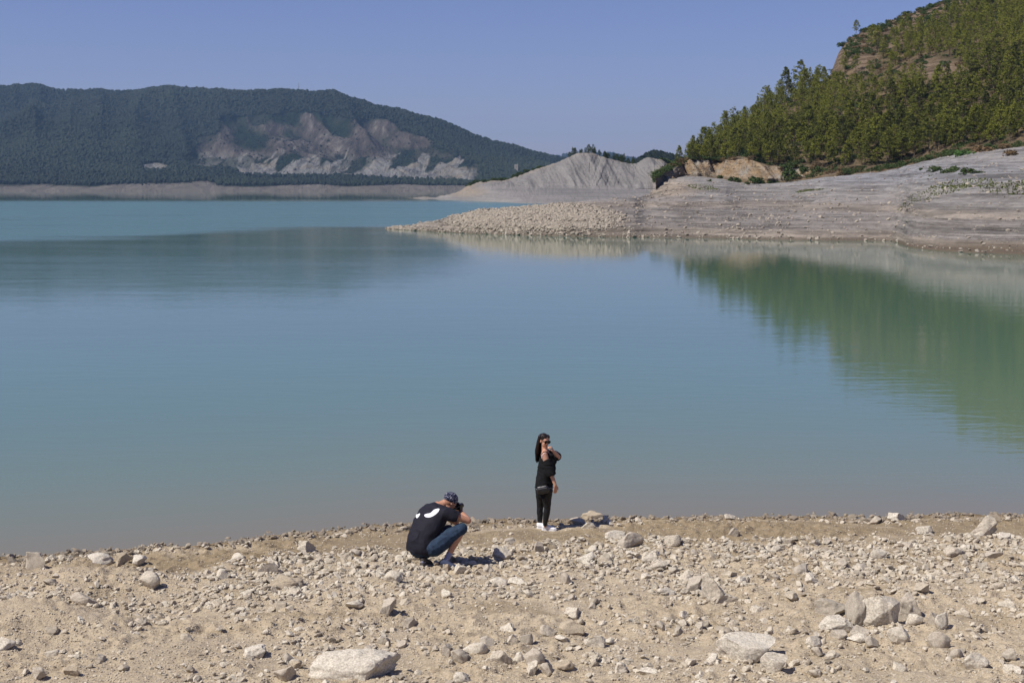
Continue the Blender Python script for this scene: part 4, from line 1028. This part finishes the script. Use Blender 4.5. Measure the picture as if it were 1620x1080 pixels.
def hand(wr, d, n, s, curl=(.35, .35, .3), k=1.0, spread=.08):
    """palm, four unequal fingers and a thumb; d = along fingers, n = palm side, s = towards the thumb"""
    wr = np.array(wr, float); d = nrm(d); n = nrm(np.array(n) - d * np.dot(n, d)); s = nrm(np.array(s) - d * np.dot(s, d) - n * np.dot(s, n)); P = []
    for i, (off, ln) in enumerate(((.030, .072), (.010, .080), (-.010, .074), (-.029, .058))):
        kn = wr + k * (d * (.088 - .006 * abs(i - 1)) + s * off); P += cap(wr + k * (d * .012 + s * off * .6), .016 * k, kn, .0125 * k, 8)
        a = 0; p = kn; r = .0098 * k; dd = nrm(d + s * spread * (1.5 - i))
        for q, (fr, cu) in enumerate(zip((.45, .31, .24), curl)):
            a += cu; p2 = p + (dd * math.cos(a) + n * math.sin(a)) * ln * fr * k; P += cap(p, r, p2, r * .88, 8); p = p2; r *= .88
    t0 = wr + k * (d * .022 + s * .028); t1 = t0 + k * nrm(d * .7 + s * .75 + n * .3) * .036; t2 = t1 + k * nrm(d * .95 + s * .35 + n * .4) * .030; t3 = t2 + k * nrm(d + n * .4) * .022
    P += cap(wr + d * .01, .015 * k, t0, .015 * k, 8) + cap(t0, .014 * k, t1, .011 * k, 8) + cap(t1, .011 * k, t2, .010 * k, 8) + cap(t2, .010 * k, t3, .008 * k, 8)
    return P
def head(c, fwd, up, k=1.0):
    """skull, jaw, nose, lips, brow, ears; returns solids and the frame (fwd, left, up)"""
    Fm = frame(fwd, up); c = np.array(c, float)
    def q(x, y, z): return c + Fm @ (np.array([x, y, z]) * k)
    P = [sph(q(-.012, 0, .025), (.095 * k, .074 * k, .092 * k), Fm, 3), sph(q(.018, 0, -.045), (.066 * k, .056 * k, .066 * k), Fm, 3), sph(q(.052, 0, -.092), (.026 * k, .024 * k, .018 * k), Fm)]
    P += cap(q(.078, 0, .012), .009 * k, q(.102, 0, -.026), .012 * k, 8) + [sph(q(.093, .009, -.030), .008 * k), sph(q(.093, -.009, -.030), .008 * k)]
    P += [sph(q(.074, 0, .030), (.014 * k, .052 * k, .010 * k), Fm), sph(q(.060, .034, -.028), .022 * k), sph(q(.060, -.034, -.028), .022 * k)]
    for y in (-1, 1): P.append(sph(q(-.008, y * .076, -.008), (.019 * k, .009 * k, .031 * k), Fm))
    P += [sph(q(.078, 0, -.055), (.010 * k, .024 * k, .006 * k), Fm), sph(q(.076, 0, -.064), (.011 * k, .021 * k, .007 * k), Fm)]
    return P, q, Fm
def shoe(parent, heel, toe, mat, smat, w=.048, hh=.10, k=1.0, up=(0, 0, 1)):
    h_ = np.array(heel, float); t = np.array(toe, float); d = t - h_; L_ = np.linalg.norm(d); Fm = frame(d, up); u = Fm[:, 2]
    def q(x, y, z): return h_ + Fm[:, 0] * x * L_ + Fm[:, 1] * y + u * z
    xs = [.0, .06, .2, .4, .6, .8, .93, 1.0]; ws = [.55, .8, .85, .82, .95, 1.05, .85, .45]
    up_ = fuse('shoe', [loft([q(.02, 0, .055), q(.08, 0, .06), q(.22, 0, .06), q(.42, 0, .055), q(.62, 0, .043), q(.82, 0, .036), q(.96, 0, .03)],
        [.028, .040, .042, .040, .044, .046, .026], [.035, .048, .050, .046, .036, .027, .018], Fm[:, 1]), loft([q(.17, 0, .05), q(.17, 0, hh)], [.036, .034], [.048, .046], Fm[:, 1])], .006, mat, parent, 2)
    V = []
    for z in (0, .026):
        for sgn in (1, -1):
            for x, w_ in zip(xs, ws): V.append(q(x, sgn * w * w_ * .95, z + (.012 if x > .95 else 0)))
    m = len(xs); Fc = []
    for i in range(m - 1):
        a, b_, c, e = i, i + 1, m + i + 1, m + i
        Fc += [(a, b_, c, e), (2 * m + e - 0, 2 * m + c, 2 * m + b_, 2 * m + a), (a, 2 * m + a, 2 * m + b_, b_), (e, c, 2 * m + c, 2 * m + e)]
    Fc += [(0, m, 3 * m, 2 * m), (m - 1, 3 * m - 1, 4 * m - 1, 2 * m - 1)]
    obj_np('sole', np.array(V), np.array(Fc), smat, up_)
    return up_
def skinmat(name, col):
    t = NT(name, .5, .4); n = t.noise(t.geo(), 60, 4); c = t.mix(n, tuple(x * .9 for x in col), tuple(x * 1.1 for x in col))
    t.p.inputs['Subsurface Weight'].default_value = .12; t.p.inputs['Subsurface Radius'].default_value = (.02, .008, .004); t.p.inputs['Subsurface Scale'].default_value = .5
    return t.fin(c)
M_skin = skinmat('skin', (.50, .27, .18)); M_skinm = skinmat('tanned_skin', (.42, .215, .135))
M_black = plain('black_knit', (.007, .007, .008), .9, .2, .3, 40, .002); M_legg = plain('black_leggings', (.006, .006, .007), .55, .35, .3, 25, .003)
M_hair = None
def hairmat():
    t = NT('dark_hair', .5, .35); n = t.noise(t.geo((60, 60, 4)), 1, 5); return t.fin(t.ramp(n, [(.3, (.005, .003, .003)), (.7, (.022, .012, .008))]), t.bump(n, .006))
M_hair = hairmat()
M_white = plain('white_canvas', (.80, .79, .80), .7, .3, .05); M_sole = plain('white_rubber', (.74, .73, .72), .6, .3, .05)
M_navy = plain('black_jersey', (.011, .011, .019), .8, .25, .2, 40, .0015)
def denim():
    t = NT('blue_denim', .85, .2); n = t.noise(t.geo(), 12, 5, .7); n2 = t.noise(t.geo((1, 1, 1)), 160, 2); c = t.ramp(n, [(.3, (.012, .022, .042)), (.6, (.030, .052, .092)), (.8, (.075, .115, .17))])
    return t.fin(c, t.bump(t.math('ADD', n, t.math('MULTIPLY', n2, .1)), .012))
M_denim = denim(); M_print = plain('white_print', (.78, .78, .82), .6, .3, .03); M_gloss = plain('black_plastic', (.008, .008, .009), .25, .3, .2)
M_leather = plain('black_leather', (.018, .017, .019), .35, .5, .3, 60, .002); M_metal = plain('steel', (.16, .16, .16), .4, .5)

# ---- the woman
wx, wy, wz = [float(v) for v in on_ground(864, 836.5)]; WB = np.array([wx, wy, wz])
def P_(px, py, dy=0.): return np.array(W(px, py, wy + dy)) - WB
wom_parent = None
hp_, hq, hF = head((0, 0, 0), (.55, -.82, -.14), (0.10, 0, 1), .98)
hc_ = P_(861.5, 697.2, -.01); hp_ = [(v + hc_, f) for v, f in hp_]; HQ = lambda x, y, z: hq(x, y, z) + hc_
sR, eR, wR = P_(861, 719, -.17), P_(872, 749, -.24), P_(878.5, 767.5, -.27)
sL, eL, wL = P_(867, 716, .15), P_(883.5, 722.5, -.06), P_(875.5, 713.5, -.16)
torso = [P_(862, 786, 0), P_(862, 776, 0), P_(863, 762, 0), P_(865, 748, 0), P_(866, 735, 0), P_(864, 722, 0), P_(862, 716, 0)]
hipR, knR, anR = P_(864, 776, -.085), P_(866, 803, -.10), P_(862.3, 829.5, -.09)
hipL, knL, anL = P_(857.5, 776, .09), P_(854.5, 802, .09), P_(854, 829, .07)
body = hp_ + cap(P_(862, 714, 0), .055, P_(861.3, 703, .0), .050) + [loft(torso, [.10, .145, .155, .14, .15, .165, .10], [.08, .105, .12, .12, .13, .10, .07], (0, 1, 0))]
body += cap(sR, .060, (sR + eR) / 2, .050) + cap((sR + eR) / 2, .050, eR, .040) + cap(eR, .041, wR, .027) + cap(sL, .060, eL, .042) + cap(eL, .042, wL, .027)
body += cap(P_(862, 715, -.08), .055, sR, .058) + cap(P_(864, 714, .08), .055, sL, .058)
body += cap(hipR, .09, knR, .042) + cap(knR, .042, (knR * .6 + anR * .4), .040) + cap(knR * .6 + anR * .4, .040, anR, .026) + cap(hipL, .09, knL, .042) + cap(knL, .042, knL * .6 + anL * .4, .040) + cap(knL * .6 + anL * .4, .040, anL, .026)
body += cap(anR, .028, anR + [.0, .0, -.03], .026) + cap(anL, .028, anL + [.0, .0, -.03], .026)
body += hand(wR, (.02, .05, -1), (-.5, 1, 0), (1, .4, .0), (.25, .3, .3), 1.0, .03) + hand(wL, (-.45, -.25, .80), (-.7, .1, -.3), (.2, -1, 0), (.7, .9, .6))
woman = fuse('person', body, .006, M_skin, None, 3)
woman.location = WB; tag(woman, 'standing woman in black clothes and white shoes with one hand raised to her chin', 'person', 'people on the shore')
# face details
mt = plain('lip_red', (.42, .10, .09), .4, .4)
fuse('lips', [sph(HQ(.084, 0, -.056), (.006, .022, .005), hF), sph(HQ(.083, 0, -.064), (.006, .019, .0055), hF)], .003, mt, woman, 1)
M_eye = plain('eye_white', (.7, .68, .66), .2, .5)
for yy in (-.031, .031): obj_np('eye', *sph(HQ(.068, yy, .008), .012), M_eye, woman, True)
g = fuse('sunglasses', cap(HQ(.090, -.055, .020), .0035, HQ(.090, .055, .020), .0035, 6) + cap(HQ(.086, -.066, .018), .0035, HQ(-.01, -.080, .012), .003, 6) + cap(HQ(.086, .066, .018), .0035, HQ(-.01, .080, .012), .003, 6) + cap(HQ(.099, -.006, .012), .003, HQ(.099, .006, .012), .003, 6), .0025, M_gloss, woman, 1)
for yy in (-.034, .034): obj_np('lens', *sph(HQ(.091, yy, .004), (.008, .036, .030), hF, 3), M_gloss, g, True)
# hair
hr = []
for k, (yy, x0, ln) in enumerate([(-.074, -.045, .24), (-.06, -.06, .33), (-.03, -.09, .37), (0, -.10, .38), (.03, -.09, .37), (.06, -.06, .33), (.076, -.03, .24)]):
    a = HQ(x0, yy, .07); b_ = HQ(x0 - .02, yy * 1.12, -.06); c_ = b_ + np.array([-.03, .02, -ln * .55]); e_ = c_ + np.array([-.012, .01, -ln * .42])
    hr += cap(a, .036, b_, .035) + cap(b_, .035, c_, .030) + cap(c_, .030, e_, .010)
hr += [sph(HQ(-.032, 0, .045), (.098, .084, .088), hF, 3), sph(HQ(.022, .036, .088), (.048, .040, .024), hF), sph(HQ(.022, -.036, .088), (.048, .040, .024), hF)]
fuse('hair', hr, .006, M_hair, woman, 2, .005, 14, 3)
# blouse: loose body, elbow sleeves, straps
bl = [loft([P_(860, 785, 0), P_(860, 776, 0), P_(861, 765, 0), P_(863, 752, 0), P_(865, 740, 0), P_(866.5, 729, 0), P_(865.5, 721, .01), P_(865, 718, .02)],
     [.175, .205, .20, .185, .185, .185, .165, .12], [.125, .150, .150, .155, .165, .160, .125, .09], (0, 1, 0))]
sm = sR + (eR - sR) * .30; bl += [loft([sm, sR + (eR - sR) * .55, sR + (eR - sR) * .8, eR + (wR - eR) * .12], [.074, .085, .083, .078], [.070, .088, .082, .072], (0, 1, 0))]
bl += [loft([sL + (eL - sL) * .15, sL + (eL - sL) * .6, eL + (eL - sL) * .06], [.082, .082, .070], [.08, .078, .062], (0, 0, 1))]
fuse('blouse', bl, .007, M_black, woman, 3, .015, 11, 5)
bvw = BVHTree.FromPolygons([v.co[:] for v in woman.data.vertices], [p.vertices[:] for p in woman.data.polygons])
def laid(pts, out):
    r_ = []
    for a, b_ in pts:
        d = (W(a, b_, wy) - Vector((0, 0, HC))).normalized(); hit = bvw.ray_cast(Vector((0, 0, HC)) - Vector(WB), d)
        if hit[0] is None: hit = bvw.find_nearest(Vector(P_(a, b_, -.05)))
        r_.append(np.array(hit[0] + hit[1] * out))
    return r_
st = laid([(856, 728), (856, 722), (857.5, 717.5), (860.5, 714.8), (864, 714.5), (868, 719)], .006)
v, f = tube(st, [.0075] * len(st), 8); obj_np('shoulder_strap', v, tri(f), M_black, woman, True)
st = laid([(857.5, 724), (858.3, 720), (860.5, 717), (863.5, 716.5)], .005)
v, f = tube(st, [.0055] * len(st), 8); obj_np('inner_strap', v, tri(f), plain('pale_pink_strap', (.75, .58, .62)), woman, True)
# leggings
lg = [loft([P_(861, 768, 0), P_(861.5, 782, 0)], [.165, .17], [.125, .135], (0, 1, 0))] + cap(hipR, .120, knR, .058) + cap(knR, .058, knR * .62 + anR * .38, .056) + cap(knR * .62 + anR * .38, .056, anR + [0, 0, .0], .036)
lg += cap(hipL, .120, knL, .058) + cap(knL, .058, knL * .62 + anL * .38, .056) + cap(knL * .62 + anL * .38, .056, anL + [0, 0, .0], .036)
fuse('leggings', lg, .007, M_legg, woman, 3, .005, 16, 8)
def foot_base(px, py):
    a, b_, c_ = [float(v) for v in on_ground(px, py)]; return np.array([a, b_, c_ - .006]) - WB
shoe(woman, foot_base(857.5, 837.5), foot_base(881, 839), M_white, M_sole)
shoe(woman, foot_base(849.5, 835), foot_base(870, 836.5), M_white, M_sole)
# bag on her hip
bc = P_(858.5, 774, -.235); Fb = frame((1, -.12, .18))
bag = fuse('hip_bag', [loft([bc + Fb @ np.array([x, 0, z]) for x, z in ((-.105, .005), (-.085, 0), (0, -.008), (.085, 0), (.108, .005))], [.02, .036, .045, .036, .02], [.04, .066, .078, .068, .04], Fb[:, 1])], .006, M_leather, None, 3, .003, 14, 2)
bag.location = WB; tag(bag, 'small black leather bag worn on the hip of the standing woman', 'bag')
v, f = join([box(-.08, .08, -.002, .002, -.003, .003)]); v = v @ np.array(Fb).T + bc + Fb @ np.array([0, -.048, .028]); v[:, 1] -= .002
obj_np('zip', v, f, M_metal, bag)
L2 = [bc + Fb @ np.array([.10, 0, .01]), P_(872, 772, -.19), P_(879, 771, -.02), P_(872, 768.5, .19), P_(860, 767, .215), P_(849.5, 768, .13), P_(846.3, 770, -.04), bc + Fb @ np.array([-.10, 0, .01])]
v, f = tube(L2, [.010] * len(L2), 6); obj_np('strap', v, tri(f), M_leather, bag, True)

# ---- the crouching man
mx, my, mz = [float(v) for v in on_ground(690, 896)]; MB_ = np.array([mx, my, mz])
def Q_(px, py, dy=0.): return np.array(W(px, py, my + dy)) - MB_
fw = np.array([.64, .77, 0]); rt = np.array([.77, -.64, 0])
hdc = Q_(712.5, 794.5, .34); hp2, hq2, hF2 = head((0, 0, 0), (.78, .48, -.58), (.5, .3, .85), 1.06); hp2 = [(v + hdc, f) for v, f in hp2]; HM = lambda x, y, z: hq2(x, y, z) + hdc
S_R, E_R, W_R = Q_(707, 812, .08), Q_(741, 823.5, .12), Q_(729, 809, .40)
S_L, E_L, W_L = Q_(688, 806, .52), Q_(722, 826, .72), Q_(725, 811, .62)
H_R, K_R, A_R = Q_(686, 864, .02), Q_(731.5, 835, .06), Q_(709, 879, .0)
H_L, K_L, A_L = Q_(675, 862, .33), Q_(712, 838, .62), Q_(668, 885, .12)
sp_ = [Q_(668, 870, .14), Q_(669, 857, .12), Q_(672, 843, .14), Q_(678, 828, .18), Q_(685, 815, .25), Q_(692, 804, .32), Q_(697, 797, .36)]
mb = hp2 + cap(Q_(695, 800, .33), .066, Q_(705, 795, .36), .062) + [loft(sp_, [.18, .19, .19, .20, .20, .17, .09], [.14, .15, .15, .15, .14, .11, .07], rt)]
mb += cap(S_R, .070, (S_R + E_R) / 2, .058) + cap((S_R + E_R) / 2, .058, E_R, .048) + cap(E_R, .048, E_R * .7 + W_R * .3, .046) + cap(E_R * .7 + W_R * .3, .046, W_R, .032)
mb += cap(S_L, .070, E_L, .048) + cap(E_L, .048, W_L, .032) + cap(S_R, .07, sp_[5], .08) + cap(S_L, .07, sp_[5], .08)
mb += cap(H_R, .10, K_R, .064) + cap(K_R, .064, K_R * .65 + A_R * .35, .062) + cap(K_R * .65 + A_R * .35, .062, A_R, .040) + cap(H_L, .10, K_L, .062) + cap(K_L, .062, K_L * .6 + A_L * .4, .062) + cap(K_L * .6 + A_L * .4, .06, A_L, .040)
mb += hand(W_R, (-.15, .3, .95), (-.6, .5, 0), (.5, .6, .3), (.7, .7, .5), 1.08) + hand(W_L, (.05, -.1, 1), (.3, -.9, 0), (-.3, .1, .6), (.7, .7, .5), 1.08)
man = fuse('person', mb, .006, M_skinm, None, 3)
man.location = MB_; tag(man, 'crouching man in a black shirt, denim shorts and patterned cap', 'person', 'people on the shore')
sh_ = [loft([Q_(665, 873, .12), Q_(666, 865, .12), Q_(668.5, 855, .12), Q_(672, 842, .14), Q_(678, 828, .18), Q_(685, 815, .24), Q_(690, 806, .30), Q_(694.5, 800, .33)],
       [.235, .262, .270, .272, .270, .262, .225, .10], [.178, .198, .198, .19, .185, .17, .135, .085], rt)]
sh_ += [loft([sp_[5], S_R + (E_R - S_R) * .02, S_R + (E_R - S_R) * .30, S_R + (E_R - S_R) * .50], [.10, .115, .108, .100], [.09, .105, .095, .085], fw)]
sh_ += [loft([sp_[5], S_L, S_L + (E_L - S_L) * .48], [.10, .105, .095], [.09, .10, .085], fw)]
shirt = fuse('shirt', sh_, .008, M_navy, man, 4, .016, 9, 14)
sht = [sph(Q_(669, 865, .15), (.235, .215, .180)), loft([Q_(670, 859, .16), Q_(668, 871, .16)], [.225, .20], [.18, .16], rt)] + cap(H_R + [0, -.02, -.01], .150, H_R * .4 + K_R * .6, .118) + cap(H_R * .4 + K_R * .6, .118, K_R * .97 + H_R * .03, .096) + cap(H_L, .140, H_L * .4 + K_L * .6, .115) + cap(H_L * .4 + K_L * .6, .115, K_L * .94 + H_L * .06, .094)
fuse('shorts', sht, .008, M_denim, man, 4, .009, 15, 17)
# print on the back of the shirt
me = shirt.data; bv = BVHTree.FromPolygons([v.co[:] for v in me.vertices], [p.vertices[:] for p in me.polygons])
camL = Vector((0, 0, HC)) - Vector(MB_)
def decal(name, poly, mat, parent, lift=.004, step=1.6):
    poly = np.array(poly, float)
    for _ in range(2): poly = np.stack([poly * .75 + np.roll(poly, -1, 0) * .25, poly * .25 + np.roll(poly, -1, 0) * .75], 1).reshape(-1, 2)
    pts = [(620 + a / 6.75, 760 + b_ / 6.75) for a, b_ in poly]; bm = bmesh.new()
    vs = [bm.verts.new((a, b_, 0)) for a, b_ in pts]; bm.faces.new(vs); bmesh.ops.triangulate(bm, faces=bm.faces[:]); bmesh.ops.subdivide_edges(bm, edges=bm.edges[:], cuts=5, use_grid_fill=True)
    for v in bm.verts:
        d = (W(v.co.x, v.co.y, my) - Vector((0, 0, HC))).normalized(); hit = bv.ray_cast(camL, d)
        if hit[0] is None or (hit[0] - camL).length > (Vector(sp_[3]) - camL).length + .3: hit = bv.find_nearest(Vector(Q_(v.co.x, v.co.y, 0)))
        v.co = hit[0] + hit[1] * lift
    me = bpy.data.meshes.new(name); bm.to_mesh(me); bm.free(); me.materials.append(mat); o = link(bpy.data.objects.new(name, me), parent)
    for p in me.polygons: p.use_smooth = True
    return o
decal('print', [(345, 362), (350, 385), (385, 394), (420, 389), (460, 366), (495, 336), (513, 303), (500, 297), (475, 300), (447, 312), (425, 335), (403, 349), (375, 352)], M_print, shirt)
decal('print', [(257, 376), (258, 392), (270, 402), (285, 388), (300, 365), (303, 349), (291, 351), (275, 361), (265, 357)], M_print, shirt)
# cap with a speckled pattern
def capmat():
    t = NT('patterned_cap_cloth', .8, .2); wv = t.n('VectorMath'); wv.operation = 'ADD'; nn = t.n('TexNoise'); nn.inputs['Scale'].default_value = 30; t.l(t.geo(), nn.inputs['Vector']); sc2 = t.n('VectorMath'); sc2.operation = 'SCALE'; sc2.inputs['Scale'].default_value = .06; t.l(nn.outputs['Color'], sc2.inputs[0]); t.l(t.geo(), wv.inputs[0]); t.l(sc2.outputs[0], wv.inputs[1]); v = t.voro(wv.outputs[0], 46).outputs['Distance']; n = t.noise(t.geo(), 55, 4, .7)
    return t.fin(t.mix(t.ramp(t.math('ADD', v, t.math('MULTIPLY', n, .6)), [(.60, (1, 1, 1)), (.72, (0, 0, 0))], 'LINEAR'), (.014, .018, .045), (.34, .34, .40)))
M_cap = capmat()
cp = fuse('cap', [sph(HM(-.022, 0, .060), (.122, .098, .095), hF2, 3), loft([HM(-.02, 0, .015), HM(-.02, 0, .05)], [.098, .099], [.118, .12], hF2[:, 1])], .007, M_cap, man, 2)
br = [loft([HM(.075, 0, .045), HM(.12, 0, .042), HM(.165, 0, .030), HM(.178, 0, .024)], [.082, .085, .06, .03], [.007, .006, .006, .005], hF2[:, 1])]
fuse('brim', br, .004, M_cap, cp, 1)
fuse('beard', [sph(HM(.032, 0, -.078), (.052, .052, .034), hF2)], .005, M_hair, man, 1)
fuse('hair', [sph(HM(-.045, 0, .0), (.050, .064, .030), hF2)], .005, M_hair, man, 1)
for yy in (-.033, .033): obj_np('eye', *sph(HM(.072, yy, .008), .0125), M_eye, man, True)
def mfoot(px, py):
    a, b_, c_ = [float(v) for v in on_ground(px, py)]; return np.array([a, b_, c_ - .008]) - MB_
M_shoe = plain('blue_grey_shoe', (.035, .045, .085), .8, .3, .3); M_darksole = plain('dark_rubber', (.07, .065, .055), .9, .2, .3); M_sock = plain('lavender_grey_sock', (.26, .26, .36), .9, .2, .1)
f1 = mfoot(697.5, 894); f2 = mfoot(722, 898)
shoe(man, f1, f2, M_shoe, M_darksole, .052, .10)
g1 = mfoot(667, 896); d_ = nrm([.42, .90, -.16])
shoe(man, g1 + [0, 0, .052], g1 + d_ * .29 + [0, 0, .045], M_darksole, M_darksole, .052, .11)
sc1 = f1 + (f2 - f1) * .17
fuse('sock', cap(sc1 + [0, 0, .06], .042, sc1 * .45 + A_R * .55, .045) + cap(sc1 * .45 + A_R * .55, .045, A_R * .9 + K_R * .1, .047), .006, M_sock, man, 2)
fuse('sock', cap(g1 + d_ * .05 + [0, 0, .10], .042, A_L * .9 + K_L * .1, .045), .006, M_sock, man, 2)
# camera in his hands
cc_ = HM(.130, -.005, .0); Fc_ = frame(nrm(np.array([.50, .86, -.03])))
def cq(x, y, z): return cc_ + Fc_ @ np.array([x, y, z])
cam_t = bpy.data.objects.new('photo_camera', None); cam_t.location = MB_; link(cam_t); tag(cam_t, 'black camera held up to the face of the crouching man', 'camera')
def bx_(x0, x1, y0, y1, z0, z1): v, f = box(x0, x1, y0, y1, z0, z1); return v @ Fc_.T + cc_, np.concatenate([f[:, [0, 1, 2]], f[:, [0, 2, 3]]])
fuse('camera_body', [bx_(-.03, .03, -.068, .068, -.05, .045), bx_(-.025, .025, -.025, .025, .04, .065), bx_(-.02, .045, -.072, -.045, -.05, .042)], .004, M_gloss, cam_t, 2)
ln_ = fuse('lens', [loft([cq(.028, 0, -.004), cq(.09, 0, -.004), cq(.092, 0, -.004), cq(.135, 0, -.004)], [.034, .034, .038, .040], [.034, .034, .038, .040], Fc_[:, 1])], .004, M_gloss, cam_t, 1)
obj_np('lens_glass', *sph(cq(.134, 0, -.004), (.004, .032, .032), Fc_), M_gloss, ln_, True)
stp = [cq(0, -.07, .03), HM(.05, -.10, -.08), Q_(700, 803, .22), Q_(694.5, 797.5, .27), Q_(692, 795, .38), HM(0, .10, -.12), cq(0, .07, .03)]
v, f = tube(stp, [.008] * len(stp), 6); obj_np('strap', v, tri(f), M_leather, cam_t, True)

# ------------------------------------------------------------------ air between here and the hills
v, f = box(-9900, 9900, -900, 11900, -9, 470)
hz = obj_np('haze', v, f, None); tag(hz, kind='stuff'); hz.display_type = 'WIRE'
hm_ = bpy.data.materials.new('haze'); hm_.use_nodes = True; ht = hm_.node_tree; ht.nodes.remove(ht.nodes['Principled BSDF'])
pv_ = ht.nodes.new('ShaderNodeVolumePrincipled'); pv_.inputs['Density'].default_value = .00006; pv_.inputs['Color'].default_value = (.42, .66, 1, 1); pv_.inputs['Anisotropy'].default_value = .2
ht.links.new(pv_.outputs[0], ht.nodes['Material Output'].inputs['Volume']); hz.data.materials.append(hm_)
